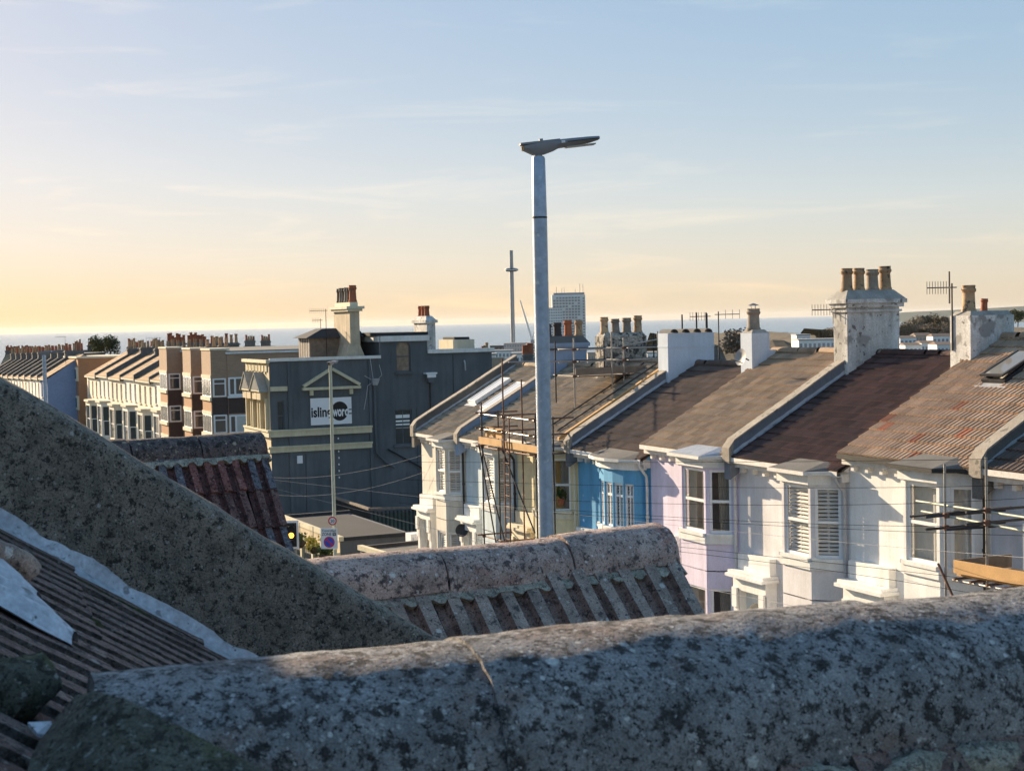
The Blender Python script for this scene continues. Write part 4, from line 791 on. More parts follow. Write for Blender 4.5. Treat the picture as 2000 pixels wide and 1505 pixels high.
# ------------------------------------------------------------------ trees
def leafmat(n, c, c2): return mat(n, c, .9, .3, 1.0, .2, 5, rand=.2, col2=c2, c2scale=.6)
M['leaf'] = leafmat('leaf', (.075,.085,.028), (.10,.09,.035)); M['leaf_dull'] = leafmat('leaf_dull', (.13,.10,.06), (.10,.085,.055)); M['twig'] = leafmat('twig', (.15,.115,.085), (.12,.10,.08)); M['bark'] = mat('bark', (.07,.055,.045), .95, .3, 3)
def crown_mesh(name, m, n, rx, rz, leaf, seed):
    r = random.Random(seed); lobes = [(Vector((r.uniform(-.55,.55)*rx, r.uniform(-.55,.55)*rx, r.uniform(-.4,.5)*rz)), r.uniform(.35,.62)) for _ in range(11)]
    mb = MB()
    for i in range(n):
        c, q = lobes[i % len(lobes)]; d_ = Vector((r.gauss(0,1), r.gauss(0,1), r.gauss(0,1))).normalized() * (r.random()**.35)
        p = c + Vector((d_.x*rx*q, d_.y*rx*q, d_.z*rz*q)); a = Vector((r.gauss(0,1), r.gauss(0,1), r.gauss(0,1))).normalized(); b = a.orthogonal().normalized(); s = leaf*r.uniform(.5,1.3); t = leaf*r.uniform(.3,.8)
        mb.quad(p-a*s-b*t*.3, p+b*t, p+a*s+b*t*.2, p-b*t)
    me = bpy.data.meshes.new(name); me.from_pydata(mb.v, [], mb.f); me.materials.append(m); return me
def tree_thing(x, yb, yt, Y, wpx, label, cm, tm='bark', group=None, n=1):
    b, t = at(x, yb, Y), at(x, yt, Y); h = t.z - b.z; wr = wpx*Y/3000/2; o = thing('tree', label, 'tree', b, rnd.uniform(0,6), group)
    tr = MB().tube([(0,0,-1),(.02*h,0,h*.3),(0,.02*h,h*.62)], [h*.035,h*.028,h*.012], 7)
    for k in range(6):
        a = k*1.05; tr.tube([(0,0,h*(.28+.05*k)),(math.cos(a)*wr*.4,math.sin(a)*wr*.4,h*(.5+.04*k)),(math.cos(a)*wr*.75,math.sin(a)*wr*.75,h*(.66+.04*k))], [h*.014,h*.009,h*.004], 5)
    tr.build('trunk', M[tm], o); cr = place(cm, 'crown', o, (0,0,h*.56), (0,0,0), (wr*1.1,wr*1.1,h*.5)); return o
CR = {'leaf': crown_mesh('crown_leaf', M['leaf'], 1500, 1, 1, .09, 3), 'dull': crown_mesh('crown_dull', M['leaf_dull'], 1400, 1, 1, .09, 5), 'twig': crown_mesh('crown_twig', M['twig'], 900, 1, 1, .11, 8)}
tree_thing(195, 704, 655, 215, 38, 'left half of the leafy green tree pair above the far roofs', CR['leaf']); tree_thing(215, 704, 653, 220, 40, 'right half of the leafy green tree pair above the far roofs', CR['leaf'])
tree_thing(1440, 702, 640, 260, 74, 'bare brown tree between the two pale chimney stacks', CR['twig'])
for i, (x, yb, yt, Y, wp, kd, lb) in enumerate(((1768,655,628,900,30,'twig','bare tree hard against the big chimney stack'), (1790,654,618,920,36,'dull','brown round tree nearest the big chimney on the hill'), (1812,654,614,940,40,'dull','tallest brown tree in the hill clump'), (1836,654,616,930,38,'dull','brown tree just right of the tallest on the hill'),
    (1858,654,618,900,34,'twig','bare tree on the hill just left of the right hand chimney'), (1802,662,636,800,30,'twig','lower bare tree in front of the brown hill clump'), (1830,662,638,790,32,'dull','lower brown tree in front of the hill clump'), (1852,660,636,780,30,'twig','lower bare tree beside the right hand chimney'),
    (1610,672,642,620,40,'dull','rounded dark tree left of the big chimney'), (1628,672,645,640,30,'twig','bare tree touching the big chimney from the left'), (1530,668,648,900,26,'twig','bare tree left of the white flat roofed block'), (1552,668,650,880,24,'twig','small bare tree just left of the white block'), (1506,668,650,920,24,'twig','bare tree right of the slim cowled chimney'),
    (1965,634,606,700,30,'leaf','green tree at the right edge'), (1988,634,604,720,34,'leaf','tall green tree in the right corner of the skyline'), (1940,636,610,690,28,'leaf','green tree right of the right hand chimney'))):
    tree_thing(x, yb, yt, Y, wp, lb, CR[kd])
for i in range(12):
    x = 1762 + i*9 + rnd.uniform(-3,3); tree_thing(x, 662, 630 + rnd.uniform(0,14), 760 + 18*(i % 5), 26 + rnd.uniform(0,12), 'small winter tree in the low scrub of the right hand hill', CR['dull' if i % 2 else 'twig'], 'bark', 'scrub trees of the hill')
M['scrub'] = mat('scrub', (.085,.07,.05), .95, .5, .08, .4, .5)
# mounds the far trees stand on
for x0, x1, yt, Y, dp in ((1740, 2200, 652, 880, 260), (1380, 1680, 668, 640, 260)):
    mb = MB(); k = 14; top = []; 
    for i in range(k+1):
        a = at(x0+(x1-x0)*i/k, yt+6*math.sin(i*1.7), Y); top.append(a)
    vs = []
    for a in top: vs += [(a.x, a.y-90, gz(a.x,a.y-90)-12), (a.x, a.y, a.z), (a.x, a.y+dp, a.z+2), (a.x, a.y+dp+200, -60)]
    mb.add(vs, [(i*4+j, i*4+j+1, i*4+j+5, i*4+j+4) for i in range(k) for j in range(3)]); struct(mb.build('hill', M['scrub']))

# ------------------------------------------------------------------ the town and the sea front
M['city_white'] = mat('city_white', (.76,.76,.76), .8, .08, .05, .05, .5, rand=.1); M['city_grey'] = mat('city_grey', (.36,.36,.38), .85, .1, .05, rand=.1); M['city_tan'] = mat('city_tan', (.42,.35,.28), .85, .1, .05, rand=.1)
M['city_brown'] = mat('city_brown', (.16,.12,.10), .9, .2, .05, rand=.1); M['city_glass'] = mat('city_glass', (.22,.25,.30), .2, .1, .1, spec=.7)
def city_block(x0, x1, yt, Y, label, m, floors=4, cols=6, dep=14, roof='flat', yb=None, rm='city_brown'):
    a, b = at(x0, yt, Y), at(x1, yt, Y); w = b.x-a.x; g = min(gz(a.x,a.y), a.z-4) - 1; h = a.z - g; t = thing('city_building', label, 'building', (a.x,a.y,g), 0, 'buildings of the distant town')
    MB().box(0,0,0,w,dep,h).build('wall', M[m], t)
    if roof == 'flat': MB().box(-.2,-.2,h+.01,w+.2,dep+.2,h+.5).build('roof', M['city_grey'], t)
    else: MB().add([(-.2,-.2,h+.01),(w+.2,-.2,h+.01),(w+.2,dep+.2,h+.01),(-.2,dep+.2,h+.01),(w*.06,dep/2,h+w*.14),(w*.94,dep/2,h+w*.14)], [(0,1,5,4),(2,3,4,5),(1,2,5),(3,0,4),(3,2,1,0)]).build('roof', M[rm], t)
    fh = 3.1
    for f in range(floors):
        z = h - 2.6 - f*fh
        if z < .5: break
        for c in range(cols):
            x = w*(c+.5)/cols; MB().box(x-w/cols*.28,-.08,z,x+w/cols*.28,-.01,z+1.5).build('window', M['city_glass'], t)
    return t
for a in ((957,984,676,900,'brown block with stair tower right of the pub roof','city_brown',3,4,14), (966,1002,686,700,'pale blue white block below the observation tower','city_white',4,5,14), (984,1030,671,1200,'long grey white hotel front beneath the observation tower','city_grey',4,9,20),
          (1028,1062,674,1150,'long pale hotel front left of the street lamp','city_white',4,8,20), (1000,1046,692,500,'low white house block left of the street lamp','city_white',3,6,12), (940,968,694,420,'small white house right of the pub wall','city_white',3,3,10),
          (1148,1166,690,600,'pale block between the blue and the mottled chimney stacks','city_tan',4,3,12), (1264,1296,690,560,'pale block right of the mottled chimney stack','city_white',4,4,12), (1255,1290,676,1300,'far grey block above the scaffold rails','city_grey',4,6,20),
          (1396,1424,655,1400,'far pale tower right of the pale blue chimney','city_white',5,4,16), (1420,1462,672,700,'grey stone block behind the bare tree','city_grey',4,5,14), (1556,1583,655,620,'white flat roofed block in the gap left of the big chimney','city_white',2,3,12), (1560,1640,665,560,'long white hall left of the big chimney','city_white',2,9,14),
          (1545,1560,656,900,'small grey house beside the white block','city_grey',2,2,10), (1484,1502,650,1500,'far pale block behind the slim chimney','city_tan',4,3,14)):
    city_block(*a)
for i, a in enumerate(((1758,1790,660,640,'white gabled house beside the big chimney','city_white',3,4,10,'gable'), (1788,1822,655,700,'cream gabled row below the hill trees','city_tan',3,5,10,'gable'), (1822,1862,657,660,'white gabled house left of the right hand chimney','city_white',3,5,10,'gable'), (1768,1800,674,480,'lower white house with grey roof beside the big chimney','city_white',3,4,10,'gable'), (1800,1832,670,500,'white row of houses below the hill','city_white',3,5,10,'gable'), (1830,1868,673,460,'white gable fronted house lowest beside the right hand chimney','city_white',3,5,10,'gable'))):
    city_block(*a[:9], roof='gable')
# tower block
a, b = at(1078,576,1960), at(1143,576,1960); tb = thing('tower_block', 'tall white slab tower block behind the street lamp', 'tower block', (a.x,a.y,-70), 0); w, h = b.x-a.x, a.z+70
MB().box(0,0,0,w*.86,22,h).box(w*.862,1,0,w,21,h-.5).build('wall', M['city_white'], tb); MB().box(2,2,h,w*.98,20,h+2.5).build('plant_room', M['city_grey'], tb)
for f in range(26):
    z = h - 5 - f*3.6
    if z < 4: break
    for c in range(9):
        if (c*7+f*3) % 11 == 0: continue
        MB().box(1.5+c*3.9,-.25,z,4.3+c*3.9,-.02,z+1.9).build('window', M['city_glass'], tb)
    MB().box(.6,-.9,z-.9,w*.82,-.26,z-.3).build('balcony', M['city_white'], tb)
for f in range(22): MB().box(w*.92,.7,h-6-f*3.6,w*.97,.99,h-4-f*3.6).build('window', M['city_glass'], tb)
for x in (6, 13, 16, 30, 36, 40): MB().tube([(x,8,h+2.4),(x,8,h+2.4+rnd.uniform(4,13))], .3, 5).build('mast', M['city_grey'], tb)
city_block(1066, 1098, 602, 1700, 'lower white block in front of the tall tower block', 'city_white', 14, 7, 16)
# observation tower on the beach
p = at(999,527,2090); T = at(997,489,2090); ot = thing('observation_tower', 'slim grey observation tower with a ring shaped pod', 'tower', (p.x,p.y,-84), 0)
MB().lathe([(3.0,0),(2.8,T.z+60),(2.5,T.z+70),(2.5,T.z+84)], 16).build('mast', mat('i_mast', (.30,.31,.34), .4, .05, .1, metal=.5), ot, 40)
pod = MB().lathe([(2.9,-2.2),(6,-2.4),(8.8,-1.2),(9.3,0),(8.8,1.2),(6,2.4),(2.9,2.2)], 24).build('pod', mat('i_pod', (.10,.12,.15), .15, .05, .1, spec=.8), ot, 60); pod.location = (0,0,p.z+84)
rg = MB().lathe([(8.0,-.35),(9.6,-.35),(9.6,.35),(8.0,.35)], 24).build('rim', M['city_white'], pod)
# tower crane
a, b = at(1040,668,1250), at(1016,586,1250); cr = thing('tower_crane', 'luffing tower crane with a raised jib left of the street lamp', 'crane', (a.x, a.y, a.z-30), 0)
MB().tube([(0,0,0),(0,0,32)], .9, 4).build('mast', M['city_grey'], cr); MB().tube([(0,0,31),(b.x-a.x, b.y-a.y, b.z-a.z+30)], [.9,.35], 4).build('jib', M['city_white'], cr)
MB().box(-1.5,-1.5,29,7,1.5,32).build('counter_jib', M['city_grey'], cr); MB().tube([(4,0,32),(1.5,0,40),(0,0,31)], .35, 4).build('a_frame', M['city_grey'], cr)
# ------------------------------------------------------------------ street lamps
M['galv'] = mat('galv', (.34,.40,.50), .42, .16, 3.5, .18, 16, 0, 50, metal=.55, spots=[((.50,.52,.56), 14, .62)])
M['lamp_grey'] = mat('lamp_grey', (.24,.24,.26), .5, .08, 4, metal=.3); M['lamp_glass'] = mat('lamp_glass', (.25,.24,.22), .2, .1, 8, spec=.7)
Lp = at(1066, 1000, 12.9); gl = gz(Lp.x, Lp.y); zt = at(1050, 306, 12.9).z
sl = thing('street_lamp', 'tall galvanised street lamp with flat grey lantern in the middle of view', 'street lamp', (Lp.x, Lp.y, gl), 0)
H_ = zt - gl
MB().lathe([(.085,-.3),(.085,1.4),(.066,1.46),(.062,H_-.5),(.056,H_-.02),(.050,H_)], 20).build('pole', M['galv'], sl, 40)
MB().lathe([(.0635,H_-.515),(.0635,H_-.50),(.0575,H_-.498)], 20, caps=False).build('joint_ring', M['steel_dark'], sl, 40)
MB().lathe([(.034,H_-.01),(.034,H_+.05)], 14).build('spigot', M['steel'], sl, 40)
def lantern(parent, z, ang, sc_=1.0, tilt=R(7)):
    xf = Matrix.Translation((0,0,z)) @ Matrix.Rotation(ang, 4, 'Z') @ Matrix.Rotation(-tilt, 4, 'Y') @ Matrix.Scale(sc_, 4)
    prof = [(-.13,.012,.055,.062),(-.05,-.035,.062,.07),(.05,-.040,.068,.075),(.14,-.018,.072,.075),(.19,.002,.075,.073),(.30,.008,.085,.072),(.48,.020,.082,.068),(.56,.036,.07,.064)]      # x, underside, half width, top
    mb = MB(xf); n = 8; vs = []
    for x, lo, hw, hi in prof: vs += [(x,-hw*.7,lo),(x,hw*.7,lo),(x,hw,lo+(hi-lo)*.45),(x,hw*.96,hi-.012),(x,hw*.75,hi),(x,-hw*.75,hi),(x,-hw*.96,hi-.012),(x,-hw,lo+(hi-lo)*.45)]
    m_ = len(prof); fs = [(i*n+k, i*n+(k+1) % n, (i+1)*n+(k+1) % n, (i+1)*n+k) for i in range(m_-1) for k in range(n)] + [tuple(range(n))[::-1], tuple(range((m_-1)*n, m_*n))]
    mb.add(vs, fs); o = mb.build('lantern', M['lamp_grey'], parent, 30)
    MB(xf).box(-.142,-.04,.012,-.131,.04,.058).build('end_cap', M['pot_buff'], o); MB(xf).box(-.15,-.022,.018,-.143,.022,.052).build('socket', M['ink'], o)
    MB(xf).box(-.16,-.06,.0625,.2,.06,.074+.006).build('lid', M['lamp_grey'], o)
    MB(xf).box(.205,-.088,.036,.238,-.0815,.058).build('badge', M['sign_white'], o)
    MB(xf).box(.25,-.06,-.004,.52,.06,.006).build('diffuser', M['lamp_glass'], o)
    MB(xf).box(.02,-.03,.081,.05,.03,.10).build('photocell', M['lamp_grey'], o)
    MB(xf).box(.26,-.090,.040,.54,-.086,.046).build('seam', M['ink'], o)
    return o
lantern(sl, H_+.05, R(8), .93, R(6))
def far_lamp(x, ytop, Y, label, ang, r=.06, m='galv'):
    p = at(x, ytop, Y); g = gz(p.x, p.y); o = thing('street_lamp', label, 'street lamp', (p.x,p.y,g), 0); h = p.z - g
    MB().lathe([(r*1.5,-.2),(r*1.5,1.2),(r,1.3),(r*.85,h)], 12).build('pole', M[m], o, 40); lantern(o, h+.02, ang, 1.15 if Y < 60 else 1.3, R(4)); return o
M['galv_green'] = mat('galv_green', (.42,.44,.36), .5, .12, 4, .1, 20, metal=.2)
l2 = far_lamp(645, 712, 56, 'pale street lamp standing before the dark pub with parking signs', R(75), .068, 'galv_green')
far_lamp(86, 692, 50, 'blue grey street lamp in front of the far row', R(10), .075)
# ------------------------------------------------------------------ signs and signal
sp = at(649, 1050, 56); M['sign_blue'] = mat('sign_blue', (.03,.10,.55), .5, 0); M['sign_red'] = mat('sign_red', (.60,.03,.05), .5, 0)
def ring(mb, r0, r1, n=32, y=0, a0=0, a1=2*math.pi, cx=0, cz=0):
    vs = []
    for k in range(n+1):
        a = a0 + (a1-a0)*k/n; vs += [(cx+r0*math.cos(a), y, cz+r0*math.sin(a)), (cx+r1*math.cos(a), y, cz+r1*math.sin(a))]
    return mb.add(vs, [(2*k,2*k+1,2*k+3,2*k+2) for k in range(n)])
def sign_text(parent, name, body, cx, cz, wd, ht, m, y=-.016, bold=.012):
    me = text_mesh(name, body, 1.0, M[m], Matrix.Identity(4), 1, 1, bold); xs = [v.co.x for v in me.vertices]; ys = [v.co.y for v in me.vertices]
    me.transform(Matrix(((wd/(max(xs)-min(xs)),0,0,cx-wd/2-min(xs)*wd/(max(xs)-min(xs))),(0,0,-1,y),(0,ht/(max(ys)-min(ys)),0,cz-ht/2-min(ys)*ht/(max(ys)-min(ys))),(0,0,0,1)))); return place(me, name, parent)
zs = thing('parking_zone_sign', 'white controlled parking zone sign with blue and red roundel on the lamp post', 'sign', (sp.x-.1, sp.y-.12, sp.z), R(-6))
MB().box(-.31,-.012,-.38,.31,0,.38).build('plate', M['sign_white'], zs)
ring(MB(), .0, .175, 32, -.015, cz=-.13).build('disc', M['sign_blue'], zs); ring(MB(), .165, .205, 32, -.017, cz=-.13).build('rim', M['sign_red'], zs)
MB().hexa([(-.14,-.0185,-.02),(-.10,-.0185,.02),(.14,-.0185,-.24),(.10,-.0185,-.28),(-.14,-.0175,-.02),(-.10,-.0175,.02),(.14,-.0175,-.24),(.10,-.0175,-.28)]).build('bar', M['sign_red'], zs)
sign_text(zs, 'lettering', 'Controlled', 0, .29, .5, .085, 'ink'); sign_text(zs, 'lettering', 'ZONE', -.09, .16, .36, .105, 'ink')
MB().box(.135,-.0165,.10,.255,-.0145,.225).build('panel', M['ink'], zs); sign_text(zs, 'lettering', 'V', .195, .162, .08, .09, 'sign_white', -.019)
s2 = at(650, 1016, 55.9); s20 = thing('speed_limit_sign', 'small round speed limit sign above the parking zone sign', 'sign', (s2.x, s2.y-.1, s2.z), R(-6))
ring(MB(), 0, .16, 32, -.004).build('plate', M['sign_white'], s20); ring(MB(), .115, .16, 32, -.007).build('rim', M['sign_red'], s20); sign_text(s20, 'numerals', '20', 0, 0, .15, .11, 'ink', -.008); MB().tube([(0,.0,0),(0,.1,0)], .1, 12).build('clip', M['steel'], s20)
tp = at(570, 1068, 60); tl = thing('traffic_light', 'traffic signal with white edged backboard showing amber', 'traffic light', (tp.x, tp.y, gz(tp.x,tp.y)), R(6)); hz = tp.z - gz(tp.x,tp.y)
MB().lathe([(.06,-.2),(.06,hz+.9)], 12).build('pole', M['grey_pipe'], tl, 40)
bb = MB().box(-.29,-.10,hz-.06,.29,-.085,hz+1.06).build('backboard', M['sign_white'], tl); MB().box(-.20,-.106,hz+.03,.20,-.101,hz+.97).build('backboard_face', M['ink'], bb)
he = MB().box(-.14,-.28,hz+.06,.14,-.107,hz+.94).build('signal_head', M['ink'], tl)
M['amber'] = mat('amber', (1.0,.30,.03), .4, 0, emit=2.2)
for k, mm in ((0,'ink'),(1,'amber'),(2,'ink')):
    z = hz+.21+.29*k; ln = MB(); ln.add([(.105*math.cos(2*math.pi*q/20), -.286, z+.105*math.sin(2*math.pi*q/20)) for q in range(20)], [tuple(range(20))]); lo_ = ln.build('lens', M[mm], he)
    hood = MB(); hood.add([v for q in range(11) for v in ((.125*math.cos(math.pi*q/10), -.281, z+.125*math.sin(math.pi*q/10)), (.125*math.cos(math.pi*q/10), -.42, z+.125*math.sin(math.pi*q/10)))], [(2*q,2*q+1,2*q+3,2*q+2) for q in range(10)]); hood.build('hood', M['ink'], he)
MB().box(-.2,-.12,hz-.95,.2,-.09,hz-.1).build('lower_board', M['coping'], tl)
# flowers hung on the shopfront
M['flower'] = mat('flower', (.45,.35,.06), .9, .3, 6); M['foliage'] = leafmat('foliage', (.06,.10,.025), (.10,.12,.03))
for i, (x, y, Y, lb) in enumerate(((612,1062,66,'yellow flowering hanging basket below the shopfront cornice'), (586,1052,70,'green hanging basket nearest the traffic light'), (636,1078,63,'trailing green hanging basket behind the parking sign'))):
    p = at(x,y,Y); o = thing('hanging_basket', lb, 'hanging basket', p); place(crown_mesh('basket_leaves', M['foliage' if i else 'flower'], 260, .42, .36, .08, 20+i), 'foliage', o); MB().lathe([(.08,-.42),(.25,-.25),(.30,-.1)], 12).build('basket', M['bark'], o)
    MB().tube([(0,0,-.1),(0,.02,.75)], .015, 5).build('chain', M['steel_dark'], o)

# ------------------------------------------------------------------ overhead wires
def wire(pts, label, r=.010, sag=0.0, m='wire'):
    P = [at(*p) for p in pts]; out = []
    n = 22
    for i in range(n+1):
        t = i/n; a, b, c = P[0], P[1], P[-1]
        q = a*((1-t)*(1-2*t)) + b*(4*t*(1-t)) + c*(t*(2*t-1)) if len(P) == 3 else P[0].lerp(P[1], t) - Vector((0,0,sag*4*t*(1-t)))
        out.append(q)
    o = MB().tube(out, r, 5).build('overhead_wire', M[m], None, 60); return tag(o, label, 'wire', 'telephone wires over the street')
M['wire'] = mat('wire', (.012,.012,.014), 1.0, .1, 3, spec=0.0); M['wire_pale'] = mat('wire_pale', (.30,.30,.31), .9, .1, 3, spec=.1)
wl_ = [([(470,925,75),(830,887,60)], 'pale wire rising to the eaves of the end house', .005, .5, 'wire_pale'), ([(470,955,75),(830,921,60)], 'pale wire sagging to the end house wall', .005, .6, 'wire_pale'),
       ([(470,929,62),(1250,1018,42),(2060,1092,24)], 'uppermost long wire dropping right across the terrace', .004, 0, 'wire_pale'), ([(470,936,62),(1000,1068,50),(1700,1210,30)], 'lowest pale wire crossing the yard', .005, 0, 'wire_pale'),
       ([(780,902,45),(1400,902,34),(2060,893,24)], 'top dark wire just below the eaves', .0045, 0, 'wire'), ([(780,936,45),(1400,951,34),(2060,944,24)], 'dark wire across the upper window heads', .0045, 0, 'wire'),
       ([(780,962,45),(1400,985,34),(2060,968,24)], 'dark wire across the upper sashes', .0045, 0, 'wire'), ([(780,968,45),(1400,1014,34),(2060,1024,24)], 'dark wire across the lower sashes', .0045, 0, 'wire'),
       ([(780,982,45),(1400,1020,34),(2060,1047,24)], 'dark wire close below its twin at the window sills', .0045, 0, 'wire'), ([(1180,1052,36),(1650,1102,30),(2060,1150,24)], 'dark wire slanting across the porches', .0045, 0, 'wire'), ([(1180,1060,36),(1650,1118,30),(2060,1190,24)], 'lowest dark wire slanting across the porches', .0045, 0, 'wire')]
for pts, lb, r, sg_, m_ in wl_: wire(pts, lb, r, sg_, m_)

# ------------------------------------------------------------------ scaffolding
def inh(k, x, y, z):      # point in the frame of house k, z in world metres
    o = F0 + D*(W*k); q = o - D*x + P_*y; return Vector((q.x, q.y, z))
def pole(parent, name, a, b, m='steel', r=.026): return MB().tube([a, b], r, 8).build(name, M[m], parent, 60)
def coupler(parent, p): return MB().box(p.x-.05,p.y-.05,p.z-.05,p.x+.05,p.y+.05,p.z+.05).build('coupler', M['steel_rust'], parent)
def board(parent, name, a, b, wv, h, m):
    wv = Vector(wv); u = Vector((0,0,h)); return MB().hexa([a, b, b+wv, a+wv, a+u, b+u, b+wv+u, a+wv+u]).build(name, M[m], parent)
s1 = thing('scaffold', 'rusty tube scaffold climbing the front of the yellow house', 'scaffold', (0,0,0)); K = 5; g5 = EZ[5]-E_
yo, yi = -1.35, -.75
stand = [(.15,yo,-2.7),(.15,yi,-3.0),(2.0,yo,-1.2),(2.15,yi,-1.9),(4.5,yo,-2.9),(4.5,yi,-3.0)]
for x, y, zt in stand: pole(s1, 'standard', inh(K,x,y,g5), inh(K,x,y,zt), 'steel_rust' if x in (2.0,2.15) else 'steel_dark')
for z in (-3.1, -3.6, -4.2, -7.2):
    pole(s1, 'ledger', inh(K,-.3,yo,z), inh(K,4.9,yo,z), 'steel' if z > -4 else 'steel_rust')
    for x in (.15, 2.0, 4.5): pole(s1, 'transom', inh(K,x+.04,yo-.25,z+.05), inh(K,x+.04,-.05,z+.05), 'steel_rust'); coupler(s1, inh(K,x,yo,z))
pole(s1, 'brace', inh(K,.2,yo-.04,-4.2), inh(K,2.0,yo-.04,-7.2), 'steel_dark'); pole(s1, 'brace', inh(K,.0,yo-.06,-4.1), inh(K,1.3,yo-.06,-7.3), 'steel_dark'); pole(s1, 'brace', inh(K,2.0,yo-.05,-4.2), inh(K,4.4,yo-.05,-6.6), 'steel_dark')
for j in range(3): board(s1, 'scaffold_board', inh(K,0,yo+.03+.2*j,-4.14), inh(K,4.7,yo+.03+.2*j,-4.14), P_*.18, .04, 'timber_old')
board(s1, 'toe_board', inh(K,-.05,yo-.04,-4.1), inh(K,1.9,yo-.04,-4.1), P_*.035, .24, 'timber_new'); board(s1, 'toe_board', inh(K,2.1,yo-.04,-4.1), inh(K,4.8,yo-.04,-4.1), P_*.035, .22, 'timber_new')
for a, b in ((.2,.9),(1.1,1.6)): board(s1, 'timber', inh(K,a,yo+.1,-3.85), inh(K,b,yo+.1,-3.85), P_*.12, .32, 'timber_new')
ld = thing('ladder', 'steel ladder leaning up the scaffold beside the yellow house', 'ladder', (0,0,0))
la, lb_ = inh(K,2.5,-1.6,g5+.3), inh(K,2.2,-1.4,-3.0)
for dx in (0,.38): pole(ld, 'stile', la - D*dx, lb_ - D*dx, 'steel_rust', .022)
for i in range(20): q = la.lerp(lb_, (i+.5)/20); pole(ld, 'rung', q, q - D*.38, 'steel_rust', .013)
# ridge scaffold round the mottled chimney
s2 = thing('ridge_scaffold', 'scaffold platform on the ridge beside the mottled chimney', 'scaffold', (0,0,0))
xr = 2.2
for y, zt, zb in ((1.15,-.6,-2.9),(2.55,-.42,-2.2),(3.0,-.62,-2.1),(4.3,-.45,-1.9),(4.95,-.42,-1.9)):
    pole(s2, 'standard', inh(K,xr,y,zb), inh(K,xr,y,zt), 'steel')
    if y in (1.15,3.0,4.95): pole(s2, 'standard', inh(K,.75,y,zb+.1), inh(K,.75,y,zt-.1), 'steel_dark')
for z in (-.98, -1.38): pole(s2, 'ledger', inh(K,xr-.03,.6,z), inh(K,xr-.03,5.5,z), 'steel'); pole(s2, 'ledger', inh(K,.78,.8,z), inh(K,.78,5.3,z), 'steel_dark')
for y in (1.15,3.0,4.95):
    for z in (-.98,-1.38,-1.86): pole(s2, 'transom', inh(K,.5,y+.04,z), inh(K,xr+.3,y+.04,z), 'steel_dark'); coupler(s2, inh(K,xr,y,z))
pole(s2, 'brace', inh(K,xr,3.0,-.9), inh(K,xr,5.2,-.6), 'steel'); pole(s2, 'ledger', inh(K,xr-.03,-1.2,-1.32), inh(K,xr-.03,1.2,-1.36), 'steel')
board(s2, 'toe_board', inh(K,xr-.04,1.2,-1.84), inh(K,xr-.04,5.1,-1.80), -D*.04, .23, 'timber_old')
for j in range(5): board(s2, 'scaffold_board', inh(K,xr-.25-.24*j,1.1,-1.9), inh(K,xr-.25-.24*j,5.2,-1.88), -D*.22, .04, 'timber_old')
for x in (1.9, 2.8): pole(s2, 'roof_pole', inh(K,x,.2,EZ[5]+TAN*.48+.12), inh(K,x+.05,3.9,EZ[5]+TAN*4.18+.12), 'steel_dark')
board(s2, 'batten', inh(K,3.75,-.25,EZ[5]+.16), inh(K,3.75,3.9,EZ[5]+TAN*4.18+.14), -D*.12, .10, 'timber_new')
# three bare uprights and aerials beyond the pale blue chimney
for x_, y_, zt_, lb in ((1332,614,55,'leftmost dark upright behind the pale blue chimney'),(1360,610,54,'middle dark upright behind the pale blue chimney'),(1379,610,54,'right dark upright behind the pale blue chimney')):
    t = at(x_, y_, zt_); b = Vector((t.x, t.y, t.z-2.6)); tag(MB().tube([b, t], .03, 8).build('scaffold_tube', M['steel_dark'], None, 60), lb, 'scaffold tube', 'uprights behind the pale chimney')
# right-hand scaffold
s3 = thing('scaffold', 'steel tube scaffold with new timber board at the right edge', 'scaffold', (0,0,0)); K = 1; g1 = EZ[1]-E_
Yp = 27.0
def sp_(x, y, o=1.5):   # point on the plane 1.5 m before the fronts
    r = ray(x, y); O = F0 - P_*o; s = O.dot(P_)/r.dot(P_); return r*s
pa, pb = sp_(1845,905), sp_(1926,893)
pole(s3, 'standard', Vector((pa.x,pa.y,g1)), pa, 'steel'); pole(s3, 'standard', Vector((pb.x,pb.y,g1)), pb, 'steel')
for (a, b, m_) in (((1800,998),(2080,1052),'galv_green'), ((1790,978),(2080,1022),'galv_green')): pole(s3, 'ledger', sp_(*a,1.44), sp_(*b,1.44), m_)
def thru(x, y, a, b): c = sp_(x, y, 1.5); return c - P_*a, c + P_*b
for x, y in ((1848,1006),(1848,1030),(1928,996),(1928,1020)): c0, c1 = thru(x, y, .5, 1.45); pole(s3, 'transom', c0, c1, 'steel_dark'); coupler(s3, sp_(x, y))
c0, c1 = sp_(1775,1008,1.5), sp_(1976,991,1.0); pole(s3, 'transom', sp_(1778,1008,1.7), sp_(1975,990,.9), 'steel_dark'); pole(s3, 'transom', sp_(1848,1034,1.7), sp_(1948,1027,.9), 'steel_dark')
ba, bb_ = sp_(1862,1118,1.62), sp_(2080,1158,1.62); board(s3, 'toe_board', ba, bb_, P_*.04, .25, 'timber_new'); board(s3, 'toe_board', ba + P_*.06, ba + P_*1.4, -D*.04, .25, 'timber_old')
for j in range(6): board(s3, 'scaffold_board', ba + P_*(.08+.22*j) - Vector((0,0,.06)), bb_ + P_*(.08+.22*j) - Vector((0,0,.06)), P_*.2, .04, 'timber_new')
for i in range(7): q = ba.lerp(bb_, (i+.3)/6.5) - Vector((0,0,.1)); pole(s3, 'transom', q - P_*.1, q + P_*1.4, 'steel_rust')
pole(s3, 'brace', sp_(1832,1100,1.55), sp_(1900,1250,1.55), 'steel_rust'); pole(s3, 'ledger', ba - Vector((0,0,.14)), bb_ - Vector((0,0,.14)), 'steel')

